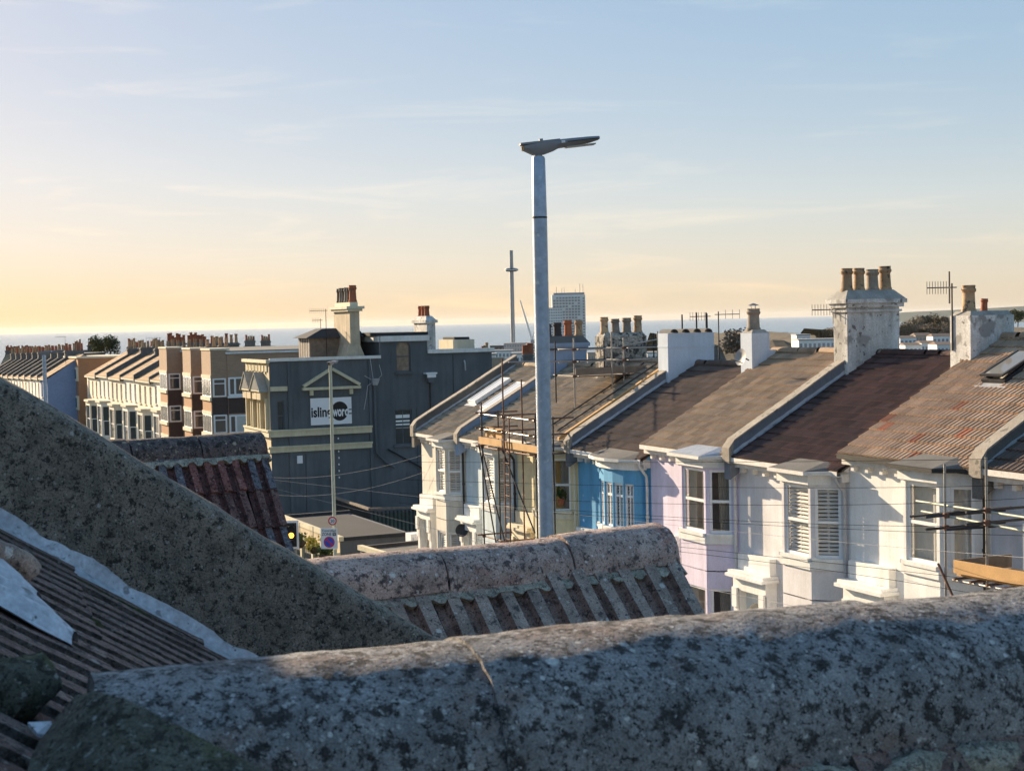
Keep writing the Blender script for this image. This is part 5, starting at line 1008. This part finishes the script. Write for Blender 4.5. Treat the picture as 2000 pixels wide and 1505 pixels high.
# ------------------------------------------------------------------ aerials, dishes
def aerial(x, ytop, Y, hgt, label, ang, L=.9, n=8, fl=True, base=None):
    t = at(x, ytop, Y); o = thing('tv_aerial', label, 'aerial', (t.x,t.y,t.z-hgt), ang)
    MB().tube([(0,0,0),(0,0,hgt)], .02, 6).build('mast', M['steel_dark'], o); MB().tube([(-L,0,hgt-.10),(.12,0,hgt-.10)], .014, 5).build('boom', M['steel_dark'], o)
    for i in range(n): MB().tube([(-L+L*i/n,0,hgt-.10-.15),(-L+L*i/n,0,hgt-.10+.15)], .007, 4).build('element', M['steel_dark'], o)
    if fl:
        for dz in (-.2,.2): MB().box(-.08,-.02,hgt-.1+dz-.18,-.05,.02,hgt-.1+dz+.18).build('reflector', M['steel_dark'], o)
    return o
aerial(1859, 553, 36.5, 1.6, 'spiky aerial on the right hand chimney', R(8), .62, 9)
aerial(1632, 597, 41.0, 1.5, 'aerial on the left of the big white chimney', R(10), .66, 8)
aerial(636, 603, 92, 3.4, 'tall aerial beside the pub chimney', R(0), .95, 8, False); aerial(626, 622, 93, 2.2, 'short aerial left of the pub chimney', R(10), .5, 5, False)
aerial(127, 656, 178, 6.0, 'thin aerial above the orange brick house', R(0), 1.1, 6, False); aerial(312, 658, 150, 2.5, 'thin aerial at the corner of the flats', R(0), 1.3, 5, False)
aerial(1381, 612, 54, 2.4, 'aerial behind the pale blue chimney', R(0), .6, 6, False); aerial(1403, 608, 50, 2.2, 'dark pole aerial right of the pale blue chimney', R(185), .7, 3, False)
def dish(x, y, Y, r, label, ang, m='sign_white'):
    c = at(x, y, Y); o = thing('satellite_dish', label, 'satellite dish', c, ang)
    d_ = MB().lathe([(.01,-.06),(r*.5,-.045),(r,.0)], 20, caps=False); me = d_.mesh('bowl', M[m], 60); q = place(me, 'bowl', o, (0,0,0), (R(78),0,0))
    MB().tube([(0,0,-r*.6),(0,-.35,-.05)], .012, 5).build('feed_arm', M['steel_dark'], o); MB().tube([(0,.06,0),(0,.3,-.1)], .02, 5).build('mount', M['steel_dark'], o); return o
M['dish_grey'] = mat('dish_grey', (.30,.30,.31), .6, .1, 4); dish(1446, 697, 43.2, .24, 'grey satellite dish beside the slim chimney', R(-60), 'dish_grey'); dish(902, 1035, 55.8, .24, 'grey satellite dish on the cream end house', R(-10), 'steel_dark')
# pot plant in the yellow house window
pl = thing('house_plant', 'green pot plant in the upper window of the yellow house', 'plant', inh(5,4.02,-.28,EZ[5]-1.88), 0); place(crown_mesh('plant_leaves', M['foliage'], 40, .16, .3, .10, 31), 'leaves', pl, (0,0,.38)); MB().lathe([(.08,0),(.11,.2)], 10).build('pot', M['pot_red'], pl)
# ------------------------------------------------------------------ the near roofs on this side of the street
def fgmat(n, base, dark, light, sc_=1.0, bump=.9, brown=None, amt=.5, dk=0.0):
    """weathered concrete or clay: blotches of dark growth, pale lichen rosettes and fine grit"""
    m = bpy.data.materials.new(n); m.use_nodes = True; nt = m.node_tree; N = nt.nodes; Lk = nt.links; b = N['Principled BSDF']; b.inputs['Roughness'].default_value = .92; b.inputs['Specular IOR Level'].default_value = .25
    src = N.new('ShaderNodeNewGeometry').outputs['Position']
    def noi(s, d=6, r=.62):
        x = N.new('ShaderNodeTexNoise'); x.inputs['Scale'].default_value = s*sc_; x.inputs['Detail'].default_value = d; x.inputs['Roughness'].default_value = r; Lk.new(src, x.inputs['Vector']); return x.outputs['Fac']
    def rmp(f, a, c, inv=False):
        x = N.new('ShaderNodeValToRGB'); x.color_ramp.elements[0].position = a; x.color_ramp.elements[1].position = c
        if inv: x.color_ramp.elements[0].color = (1,1,1,1); x.color_ramp.elements[1].color = (0,0,0,1)
        Lk.new(f, x.inputs[0]); return x.outputs[0]
    def mx(f, A, B, t='MIX'):
        x = N.new('ShaderNodeMix'); x.data_type = 'RGBA'; x.blend_type = t
        for v, s in ((f, x.inputs[0]), (A, x.inputs[6]), (B, x.inputs[7])):
            if isinstance(v, float): s.default_value = v
            elif isinstance(v, tuple): s.default_value = (*v, 1)
            else: Lk.new(v, s)
        return x.outputs[2]
    c = mx(rmp(noi(16), .36, .64), tuple(v*.72 for v in base), tuple(v*1.28 for v in base))
    if brown: c = mx(rmp(noi(7.0, 5), .54, .66), c, brown)
    c = mx(rmp(noi(46, 6, .7), .52 + dk, .60 + dk), c, dark)
    c = mx(rmp(noi(150, 4, .75), .54 + dk, .62 + dk), c, tuple(v*.55 for v in dark))
    c = mx(rmp(noi(95, 5, .7), .585, .64), c, tuple(u*.4+v*.6 for u, v in zip(base, light)))
    for vs_, am, r0 in ((30, .20*amt, .22), (85, .16*amt, .26)):
        vo = N.new('ShaderNodeTexVoronoi'); vo.inputs['Scale'].default_value = vs_*sc_; vo.inputs['Randomness'].default_value = 1.0; Lk.new(src, vo.inputs['Vector'])
        sel = N.new('ShaderNodeSeparateColor'); Lk.new(vo.outputs['Color'], sel.inputs[0])
        thr = N.new('ShaderNodeMath'); thr.operation = 'LESS_THAN'; Lk.new(sel.outputs[0], thr.inputs[0]); thr.inputs[1].default_value = am
        jit = N.new('ShaderNodeMath'); jit.operation = 'MULTIPLY_ADD'; Lk.new(noi(260, 3), jit.inputs[0]); jit.inputs[1].default_value = .3; Lk.new(vo.outputs['Distance'], jit.inputs[2])
        dsk = rmp(jit.outputs[0], r0 + .10, r0 + .17, True); sp = N.new('ShaderNodeMath'); sp.operation = 'MULTIPLY'; Lk.new(dsk, sp.inputs[0]); Lk.new(thr.outputs[0], sp.inputs[1])
        c = mx(sp.outputs[0], c, light)
    gr = N.new('ShaderNodeValToRGB'); gr.color_ramp.elements[0].position = .3; gr.color_ramp.elements[1].position = .7; gr.color_ramp.elements[0].color = (.5,.5,.5,1); gr.color_ramp.elements[1].color = (1.2,1.2,1.2,1); Lk.new(noi(420, 3, .7), gr.inputs[0])
    c = mx(1.0, c, gr.outputs[0], 'MULTIPLY'); Lk.new(c, b.inputs['Base Color'])
    add = N.new('ShaderNodeMath'); add.operation = 'ADD'; Lk.new(noi(160, 6, .7), add.inputs[0]); Lk.new(noi(40, 4), add.inputs[1])
    bp = N.new('ShaderNodeBump'); bp.inputs['Strength'].default_value = bump; bp.inputs['Distance'].default_value = .005; Lk.new(add.outputs[0], bp.inputs['Height']); Lk.new(bp.outputs[0], b.inputs['Normal']); return m
M['near_ridge'] = fgmat('near_ridge', (.29,.278,.275), (.06,.055,.053), (.60,.59,.56), .9, .55, (.25,.19,.165), .3, -.01); M['near_wall'] = fgmat('near_wall', (.32,.275,.22), (.06,.054,.045), (.56,.54,.50), 1.35, .9, (.20,.185,.155), .18)
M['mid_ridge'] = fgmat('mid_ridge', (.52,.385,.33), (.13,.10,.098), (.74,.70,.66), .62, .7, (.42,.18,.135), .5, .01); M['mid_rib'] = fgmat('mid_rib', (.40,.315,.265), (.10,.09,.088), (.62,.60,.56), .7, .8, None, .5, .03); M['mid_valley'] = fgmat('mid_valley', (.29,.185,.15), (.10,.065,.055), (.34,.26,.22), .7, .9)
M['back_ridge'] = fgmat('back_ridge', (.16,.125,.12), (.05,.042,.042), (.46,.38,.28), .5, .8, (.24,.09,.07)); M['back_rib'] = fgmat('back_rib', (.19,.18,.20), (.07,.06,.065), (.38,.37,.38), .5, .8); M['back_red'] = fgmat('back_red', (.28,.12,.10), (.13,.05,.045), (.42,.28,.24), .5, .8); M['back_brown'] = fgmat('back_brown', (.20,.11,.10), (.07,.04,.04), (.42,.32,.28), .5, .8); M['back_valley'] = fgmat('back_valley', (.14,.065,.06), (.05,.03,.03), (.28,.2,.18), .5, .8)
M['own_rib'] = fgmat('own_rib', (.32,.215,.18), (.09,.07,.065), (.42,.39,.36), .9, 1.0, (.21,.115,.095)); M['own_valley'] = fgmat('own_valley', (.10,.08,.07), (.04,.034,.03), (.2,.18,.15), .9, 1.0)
M['mortar'] = fgmat('mortar', (.50,.45,.36), (.19,.17,.14), (.62,.6,.52), 1.2, 1.0); M['mortar_moss'] = fgmat('mortar_moss', (.16,.155,.12), (.05,.05,.038), (.40,.40,.36), 1.0, 1.0, (.12,.125,.06), .3)
M['moss'] = fgmat('moss', (.09,.095,.035), (.03,.034,.016), (.18,.18,.08), 2.0, 1.0); M['near_lead'] = mat('near_lead', (.50,.53,.58), .62, .3, 7, .25, 70, .6, 45, metal=.1, spots=[((.24,.25,.26), 26, .60), ((.10,.10,.09), 60, .66)], blen=.004)
def proj(P):
    fw = P.y*math.cos(PITCH) - P.z*math.sin(PITCH); dn = -P.y*math.sin(PITCH) - P.z*math.cos(PITCH); u, v = P.x/fw*FPX, dn/fw*FPX
    return 1000 + u*math.cos(ROLL) + v*math.sin(ROLL), 752.5 - u*math.sin(ROLL) + v*math.cos(ROLL)
def fbm(p, s, o=4): return noise.fractal(Vector(p)*s, 1.0, 2.0, o)
def half_tile(name, L, ry, rz, m, n=20, seg=24, amp=.003, seed=0, th=.016, ends=True):
    """half-round ridge tile: local x along the ridge, springing line at z = 0"""
    mb = MB(); vs = []; ring_ = []
    for i in range(seg+1):
        x = L*i/seg
        for k in range(n+1):
            a = math.pi*k/n; f = 1.0 + .03*math.cos(a)**2
            d_ = amp*fbm((x+seed*3.1, math.cos(a)*ry, math.sin(a)*rz), 14) + amp*1.6*fbm((x+seed, math.cos(a)*.4, seed), 4, 2)
            vs.append((x + (amp*.8*fbm((k*.3, seed, i), 3) if i in (0, seg) else 0), -math.copysign(abs(math.cos(a))**.9, math.cos(a))*(ry+d_), math.sin(a)**.82*(rz+d_)))
    m_ = n+1; fs = [(i*m_+k, i*m_+k+1, (i+1)*m_+k+1, (i+1)*m_+k) for i in range(seg) for k in range(n)]
    off = len(vs)
    for i in (0, seg):
        for k in range(m_):
            a = math.pi*k/n; vs.append((L*i/seg, -math.cos(a)*(ry-th), math.sin(a)*(rz-th)))
    fs += [(k, k+1, off+k+1, off+k) for k in range(n)] + [(seg*m_+k, seg*m_+k+1, off+m_+k+1, off+m_+k) for k in range(n)]
    # lower lips
    fs += [(off+k, off+k+1, off+m_+k+1, off+m_+k) for k in range(n)]
    fs += [(off, off+m_, seg*m_, 0)] if False else []
    mb.add(vs, fs); return mb.mesh(name, m, 60)
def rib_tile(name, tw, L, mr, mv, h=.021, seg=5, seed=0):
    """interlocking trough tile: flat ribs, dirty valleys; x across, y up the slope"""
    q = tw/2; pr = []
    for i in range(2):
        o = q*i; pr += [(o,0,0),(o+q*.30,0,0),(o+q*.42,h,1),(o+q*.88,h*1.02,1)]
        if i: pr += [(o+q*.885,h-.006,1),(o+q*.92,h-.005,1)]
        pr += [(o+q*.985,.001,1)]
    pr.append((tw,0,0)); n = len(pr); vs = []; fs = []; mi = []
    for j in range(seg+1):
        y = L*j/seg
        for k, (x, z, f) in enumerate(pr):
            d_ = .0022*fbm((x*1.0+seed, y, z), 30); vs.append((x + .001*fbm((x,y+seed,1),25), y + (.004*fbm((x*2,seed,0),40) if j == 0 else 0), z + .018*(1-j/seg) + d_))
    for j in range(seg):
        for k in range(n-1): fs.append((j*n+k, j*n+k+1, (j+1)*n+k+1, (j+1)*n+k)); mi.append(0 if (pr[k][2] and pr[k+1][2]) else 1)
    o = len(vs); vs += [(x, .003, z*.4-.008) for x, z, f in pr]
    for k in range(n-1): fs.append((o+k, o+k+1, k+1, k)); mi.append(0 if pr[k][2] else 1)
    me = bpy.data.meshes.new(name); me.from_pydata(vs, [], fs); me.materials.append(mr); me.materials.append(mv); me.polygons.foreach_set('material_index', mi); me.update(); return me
def lump(name, pts, rs, m, parent, seed=0, n=14, sub=5, amp=.25, flat=.8, sc_=9):
    P = [Vector(p) for p in pts]; path = []; rad = []
    for i in range(len(P)-1):
        for k in range(sub): t = k/sub; path.append(P[i].lerp(P[i+1], t)); rad.append(rs[i]+(rs[i+1]-rs[i])*t)
    path.append(P[-1]); rad.append(rs[-1]); rad[0] *= .35; rad[-1] *= .35
    mb = MB(); mb.tube(path, rad, n); vs = []
    for v in mb.v:
        p = Vector(v); c = min(path, key=lambda q: (q-p).length); d_ = p - c; d_.z *= flat; vs.append(tuple(c + d_*(1 + amp*fbm(p + Vector((seed,0,0)), sc_) + amp*.5*fbm(p, sc_*4))))
    mb.v = vs; return mb.build(name, m, parent, 70)

def gablet(label, top0, al, L, ry, rz, pitch, cols_from, cols, tw, ex, rows, mats, ridge_joints, lipm, group=None):
    """small projecting roof: ridge of half-round tiles, trough tiles either side"""
    rot = math.pi/2 - R(al); base = Vector((top0.x, top0.y, top0.z - rz))
    g = thing('projecting_roof', label, 'roof', base, rot, group)
    t = math.tan(R(pitch)); mr, mv, mt = mats
    deep = rows*ex*math.cos(R(pitch))
    MB().extr([(cols_from,-ry*.3,-.01),(cols_from,-ry*.8-deep,-(deep)*t-.03),(cols_from,-ry*.8-deep,-deep*t-.3),(cols_from,ry*.8+deep,-deep*t-.3),(cols_from,ry*.8+deep,-deep*t-.03),(cols_from,ry*.3,-.01)], (L-cols_from-.012,0,0)).build('roof_deck', M['own_valley'], g)
    mes = [rib_tile('roof_tile', tw, ex+.07, m_, mv, seed=i*7.7) for i, m_ in enumerate(mr)]
    for side in (-1, 1):
        for j in range(rows):
            for i in range(cols):
                s = ex*(j+1) + rnd.uniform(-.004,.004); y = ry*.72 + s*math.cos(R(pitch)); z = -s*math.sin(R(pitch)) + .004
                x = cols_from + i*tw
                if x > L - tw*.5: continue
                me = mes[(j*5+i*3+rnd.randint(0,3)) % len(mes)] if len(mes) > 1 else mes[0]
                if side < 0: place(me, 'roof_tile', g, (x+rnd.uniform(-.004,.004), -y, z+rnd.uniform(-.003,.004)), (R(pitch)+rnd.uniform(-.025,.025), rnd.uniform(-.02,.02), rnd.uniform(-.02,.02)))
                else: place(me, 'roof_tile', g, (x+tw, y, z), (R(pitch), 0, math.pi))
    for i, (a, b) in enumerate(zip(ridge_joints, ridge_joints[1:])):
        o = place(half_tile('ridge_tile', b-a-.008, ry, rz, mt, seed=i+al, amp=.003), 'ridge_tile', g, (a, 0, rnd.uniform(-.004,.004)), (rnd.uniform(-.02,.02), rnd.uniform(-.008,.008), rnd.uniform(-.01,.01)))
    # mortar bed with a ragged lower edge, dipping into the valleys
    for side in (-1, 1):
        bed = MB(); vs = []; k = 110; a0, a1 = ridge_joints[0], ridge_joints[-1]
        for i in range(k+1):
            x = a0 + (a1-a0)*i/k; ph = ((x-cols_from) % (tw/2))/(tw/2); drop = (.030 if ph < .36 else .012) + .008*fbm((x,0,al), 30)
            vs += [(x, side*(ry-.012), .012), (x, side*(ry+.012), -.006), (x, side*(ry+.012+drop*.7), -.004-drop*t*.55), (x, side*(ry-.02), -.05)]
        bed.add(vs, [(i*4+q, i*4+q+1, i*4+q+5, i*4+q+4) for i in range(k) for q in range(3)]); bed.build('mortar_bed', lipm, g, 50)
    MB().extr([(L-.10,-ry*.6-deep,-deep*t-.25),(L-.10,0,-.04),(L-.10,ry*.6+deep,-deep*t-.25),(L-.10,ry*.6+deep,-deep*t-2.5),(L-.10,-ry*.6-deep,-deep*t-2.5)], (.06,0,0)).build('gable_wall', M['wall_cream'], g)
    return g
def t_at(px, O, al, z):       # distance along a horizontal line where it crosses image column px
    q = Vector((math.sin(R(al)), math.cos(R(al)), 0)); lo, hi = -3.0, 4.0
    for _ in range(60):
        mid = (lo+hi)/2
        if proj(O + q*mid)[0] < px: lo = mid
        else: hi = mid
    return lo
C0 = Vector((-.628, 4.6, -.709)); al = 60.6; J = [t_at(x, C0, al, 0) for x in (845, 1088, 1291)]; Lt = J[1]-J[0]
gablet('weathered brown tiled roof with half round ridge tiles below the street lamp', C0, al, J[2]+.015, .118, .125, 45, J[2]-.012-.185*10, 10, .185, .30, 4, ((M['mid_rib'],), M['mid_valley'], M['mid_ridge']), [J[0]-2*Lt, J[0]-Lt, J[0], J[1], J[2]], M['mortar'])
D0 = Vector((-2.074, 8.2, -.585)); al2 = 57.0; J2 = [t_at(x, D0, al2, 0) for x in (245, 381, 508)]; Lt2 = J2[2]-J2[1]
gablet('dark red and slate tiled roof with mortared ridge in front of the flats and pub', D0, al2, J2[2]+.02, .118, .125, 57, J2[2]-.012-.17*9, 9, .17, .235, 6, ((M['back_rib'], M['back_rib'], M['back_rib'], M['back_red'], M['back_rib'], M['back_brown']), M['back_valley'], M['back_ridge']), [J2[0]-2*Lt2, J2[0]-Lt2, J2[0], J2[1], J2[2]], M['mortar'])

# sloping party wall
AB = 71.0; qB = Vector((math.sin(R(AB)), math.cos(R(AB)), 0)); eB = Vector((-qB.y, qB.x, 0))
T0 = at(0, 740, 3.3)
def on_wall(x, y, off=0.0):
    r = ray(x, y); o = T0 + eB*off; s = o.dot(eB)/r.dot(eB); return r*s
T1 = on_wall(850, 1250); hB = (T1-T0).dot(qB); tanB = (T0.z-T1.z)/hB
F1, F2 = on_wall(20, 1052), on_wall(430, 1285); tanF = (F1.z-F2.z)/((F2-F1).dot(qB))
def wp(s, z, o): return T0 + qB*s + eB*o + Vector((0,0,z))            # s along, o away from the camera
pw = thing('party_wall', 'dark mottled sloping parapet wall running down from the left', 'wall', T0, 0)
mb = MB(); seg, x0, x1 = 150, -1.3, 1.75; vs = []
prof = [(-.75,0),(-.55,0),(-.42,0),(-.36,0),(-.30,0),(-.24,0),(-.18,0),(-.12,0),(-.07,0),(-.035,.001),(-.014,.006),(-.003,.018),(0,.04),(.004,.08),(.004,.13),(0,.17),(-.01,.195),(-.04,.205),(-.2,.205),(-.6,.205)]
for i in range(seg+1):
    s = x0 + (x1-x0)*i/seg
    for zz, oo_ in prof:
        p = wp(s, zz - tanB*s, oo_) - T0; d_ = .0035*fbm(p, 12) + .005*fbm(p, 3, 2); vs.append((p.x - eB.x*d_, p.y - eB.y*d_, p.z + (d_ if zz > -.03 else 0)))
m_ = len(prof); mb.add(vs, [(i*m_+k, i*m_+k+1, (i+1)*m_+k+1, (i+1)*m_+k) for i in range(seg) for k in range(m_-1)]); mb.build('masonry', M['near_wall'], pw, 60)
# neighbour's main slope beyond the wall
nb = MB(); a = [wp(s, -.34 - tanB*s, o) for s, o in ((-1.5,.21),(1.9,.21),(1.9,3.6),(-1.5,3.6))]; nb.quad(*a); tag(nb.build('neighbour_roof', M['own_valley']), 'dark neighbouring roof slope hidden beyond the party wall', 'roof')

# our own slope: through the flashing line, level across
own = thing('own_roof', 'near roof slope of dark ribbed tiles in the lower left corner', 'roof', F1 - Vector((0,0,.03)), math.pi/2 - R(AB)); sp_a = math.atan(tanF)
def op(s, o, up=0.0): return Vector((s*math.cos(sp_a) + up*math.sin(sp_a), o, -s*math.sin(sp_a) + up*math.cos(sp_a)))      # s down the slope, o towards the wall, in the frame of own_roof
dk = MB(); dk.quad(op(-1.6,.02,-.02), op(1.9,.02,-.02), op(1.9,-1.5,-.02), op(-1.6,-1.5,-.02)); dk.quad(op(-1.6,-1.5,-.02), op(.30,-1.5,-.02), op(.25,-3.1,-.02), op(-1.6,-3.1,-.02)); dk.build('roof_deck', M['own_valley'], own)
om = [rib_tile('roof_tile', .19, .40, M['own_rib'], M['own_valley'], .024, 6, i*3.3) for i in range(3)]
for j in range(9):
    for i in range(16):
        s = -1.2 + .33*j; o = -.05 - .19*i
        if (s > .55 and o < -.9) or (s > .02 and o < -1.4): continue          # the projecting roof takes over there
        q = op(s + .33 + rnd.uniform(-.006,.006), o, .004)
        place(om[(i*2+j) % 3], 'roof_tile', own, q, (0,0,0))
        ob_ = own.children[-1]; ob_.matrix_local = Matrix.Translation(q) @ Matrix.Rotation(sp_a, 4, 'Y') @ Matrix.Rotation(math.pi/2, 4, 'Z') @ Matrix.Rotation(rnd.uniform(-.012,.012), 4, 'X') @ Matrix.Translation((-.19,0,0))
# lead flashing
fl_ = MB(); vs = []; k = 120
for i in range(k+1):
    s = -1.0 + 2.1*i/k; r_ = fbm((s,0,3), 5, 3); w_ = .085 + .035*r_ - (.05 if .30 < s < .36 else 0); top = .05 + .015*fbm((s,5,0), 9)
    vs += [op(s,-.004,top+.02), op(s,-.010,.045+.004*r_), op(s,-.04,.036+.008*fbm((s,2,0),14)), op(s,-w_*.8,.036+.007*fbm((s,7,0),18)), op(s,-w_,.026)]
fl_.add(vs, [(i*5+q, i*5+q+1, i*5+q+6, i*5+q+5) for i in range(k) for q in range(4)]); fl_.build('lead_flashing', M['near_lead'], own, 60)
for i, (s, o, r_, L) in enumerate(((-.02,-.125,.014,.22),(.26,-.12,.016,.28),(.62,-.12,.013,.2),(-.32,-.12,.014,.2),(.10,-.62,.014,.2),(.22,-.80,.012,.16))):
    stuff(lump('moss', [op(s-L/2,o,.02), op(s-L*.2,o+.01,.024), op(s+L*.2,o-.006,.022), op(s+L/2,o+.008,.018)], [r_]*4, M['moss'], own, i*5, 10, 6, .7, .8, 30))
# patch of lead dressed over the ribs
own_m = Matrix.Translation(F1 - Vector((0,0,.03))) @ Matrix.Rotation(math.pi/2 - R(AB), 4, 'Z'); own_i = own_m.inverted()
def own_so(px, py, up=.05):
    n_ = own_m.to_3x3() @ Vector((math.sin(sp_a), 0, math.cos(sp_a))); o_ = own_m @ op(0,0,up); r = ray(px, py); p = own_i @ (r * (o_.dot(n_)/r.dot(n_)))
    return p.x*math.cos(sp_a) - p.z*math.sin(sp_a), p.y
ra, rb = own_so(52, 1140), own_so(176, 1274); pt = MB(); vs = []; nx, ny = 60, 24
for i in range(nx+1):
    f_ = i/nx; o = ra[1] + (rb[1]-ra[1])*f_; e1 = ra[0] + (rb[0]-ra[0])*f_ + .018*math.sin(o*66) + .012*fbm((o,0,1),12)
    for j in range(ny+1):
        s = -1.1 + (e1+1.1)*j/ny; ph = (((-o-.05) % .095)/.095); up = .044 + .024*max(0, math.sin(math.pi*(ph-.3)/.66) if .3 < ph < .96 else 0) + .004*fbm((s,o,0),9) - (.01 if j == ny else 0); vs.append(op(s, o, up))
pt.add(vs, [(i*(ny+1)+j, i*(ny+1)+j+1, (i+1)*(ny+1)+j+1, (i+1)*(ny+1)+j) for i in range(nx) for j in range(ny)]); pt.build('lead_patch', M['near_lead'], own, 40)
def own_pt(px, py, up): s_, o_ = own_so(px, py, .05); return op(s_, o_, .05+up)
lump('loose_slab', [own_pt(-70,1075,.01), own_pt(-20,1096,.015), own_pt(28,1116,.015), own_pt(56,1130,.008)], [.028,.030,.030,.026], M['mid_rib'], own, 4, 14, 6, .12, .8, 12)
lump('moss_clump', [own_pt(-10,1352,.0), own_pt(30,1362,.01), own_pt(72,1385,.0)], [.035,.042,.032], M['mortar_moss'], own, 6, 14, 6, .35, .9, 14)
def poly_at(pts, t):
    L = [((Vector(b_)-Vector(a_)).length) for a_, b_ in zip(pts, pts[1:])]; d_ = t*sum(L)
    for (a_, b_), l in zip(zip(pts, pts[1:]), L):
        if d_ <= l + 1e-6: return Vector(a_).lerp(Vector(b_), d_/l)
        d_ -= l
    return Vector(pts[-1])
ft = [at(*q) for q in ((84,1440,1.50),(112,1392,1.50),(150,1348,1.50),(184,1331,1.49),(250,1352,1.45),(330,1392,1.42),(440,1452,1.39),(560,1512,1.36),(700,1590,1.33))]
fb = [at(*q) for q in ((40,1560,1.36),(120,1640,1.32),(300,1660,1.28),(700,1700,1.26))]
fm_ = MB(); vs = []; nx, ny = 70, 16
for i in range(nx+1):
    a_, b_ = poly_at(ft, i/nx), poly_at(fb, i/nx)
    for j in range(ny+1):
        v = a_.lerp(b_, j/ny); bulge = .030*math.sin(math.pi*min(1, j/ny*1.1)) ; n_ = .006*fbm(v, 16) + .004*fbm(v, 45); vs.append(own_i @ (v + Vector((0,-.6,.5))*(bulge*.5 + n_) - (Vector((0,-.03,.03)) if j == 0 else Vector((0,0,0)))))
fm_.add(vs, [(i*(ny+1)+j, i*(ny+1)+j+1, (i+1)*(ny+1)+j+1, (i+1)*(ny+1)+j) for i in range(nx) for j in range(ny)]); fm_.build('mortar_fillet', M['mortar_moss'], own, 60)
sc_p = [own_pt(50,1416,.004), own_pt(92,1420,.008), own_pt(104,1446,.003), own_pt(66,1440,.006)]; MB().quad(*sc_p).extr(sc_p, (0,0,-.004)).build('lead_scrap', M['near_lead'], own)

# near ridge right below the camera
N0 = Vector((-.453, 1.62, -.368)); alN = 71.4; nr = thing('near_projecting_roof', 'thick lichen spotted ridge of half round tiles across the bottom foreground', 'roof', Vector((N0.x, N0.y, N0.z-.150)), math.pi/2 - R(alN))
jn = [0.0] + [t_at(x, N0, alN, 0) for x in (905, 1690)]; jn.append(jn[2] + (jn[2]-jn[1])); jn.append(jn[3]+.5)
for i, (a, b) in enumerate(zip(jn, jn[1:])):
    place(half_tile('ridge_tile', b-a+.004, .155 + (.004 if i % 2 else 0), .150 + (.003 if i % 2 else 0), M['near_ridge'], 40, 90, .0022, i*2.3, .02), 'ridge_tile', nr, (a, 0, .0), (rnd.uniform(-.015,.015), 0, rnd.uniform(-.006,.006)))
MB().extr([(.15,-.13,-.01),(.15,-1.3,-1.1),(.15,-1.3,-1.6),(.15,1.3,-1.6),(.15,1.3,-1.1),(.15,.13,-.01)], (2.2,0,0)).build('roof_deck', M['own_valley'], nr)
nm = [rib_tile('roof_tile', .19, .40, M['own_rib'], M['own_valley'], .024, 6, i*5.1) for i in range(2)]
for side in (-1, 1):
    for j in range(2):
        for i in range(11):
            s = .33*(j+1); x = .12+.19*i
            if side < 0: place(nm[(i+j) % 2], 'roof_tile', nr, (x, -(.11+s*math.cos(R(42))), -s*math.sin(R(42))+.012), (R(42)+rnd.uniform(-.02,.02), 0, rnd.uniform(-.01,.01)))
            else: place(nm[(i+j) % 2], 'roof_tile', nr, (x+.19, .11+s*math.cos(R(42)), -s*math.sin(R(42))+.012), (R(42), 0, math.pi))
for i in range(16):
    x = .55 + i*.115; lump('mortar', [(x-.07,-.150,-.018+.006*math.sin(i*2.3)), (x,-.160+.008*math.sin(i*1.7),-.014), (x+.07,-.152,-.018)], [.022,.030+.007*math.sin(i*3.1),.022], M['mortar'], nr, i*3, 10, 4, .55, .85, 22)
# ------------------------------------------------------------------ sea air
hz_ = MB().box(-59000, -300, -98, 59000, 61000, 118).build('haze', None); stuff(hz_)
hm = bpy.data.materials.new('haze'); hm.use_nodes = True; hn = hm.node_tree.nodes; hn.clear(); ho = hn.new('ShaderNodeOutputMaterial'); hv = hn.new('ShaderNodeVolumePrincipled')
hv.inputs['Color'].default_value = (.86,.90,.96,1); hv.inputs['Density'].default_value = 1.0e-5; hv.inputs['Anisotropy'].default_value = .25
hm.node_tree.links.new(hv.outputs[0], ho.inputs['Volume']); hz_.data.materials.append(hm)
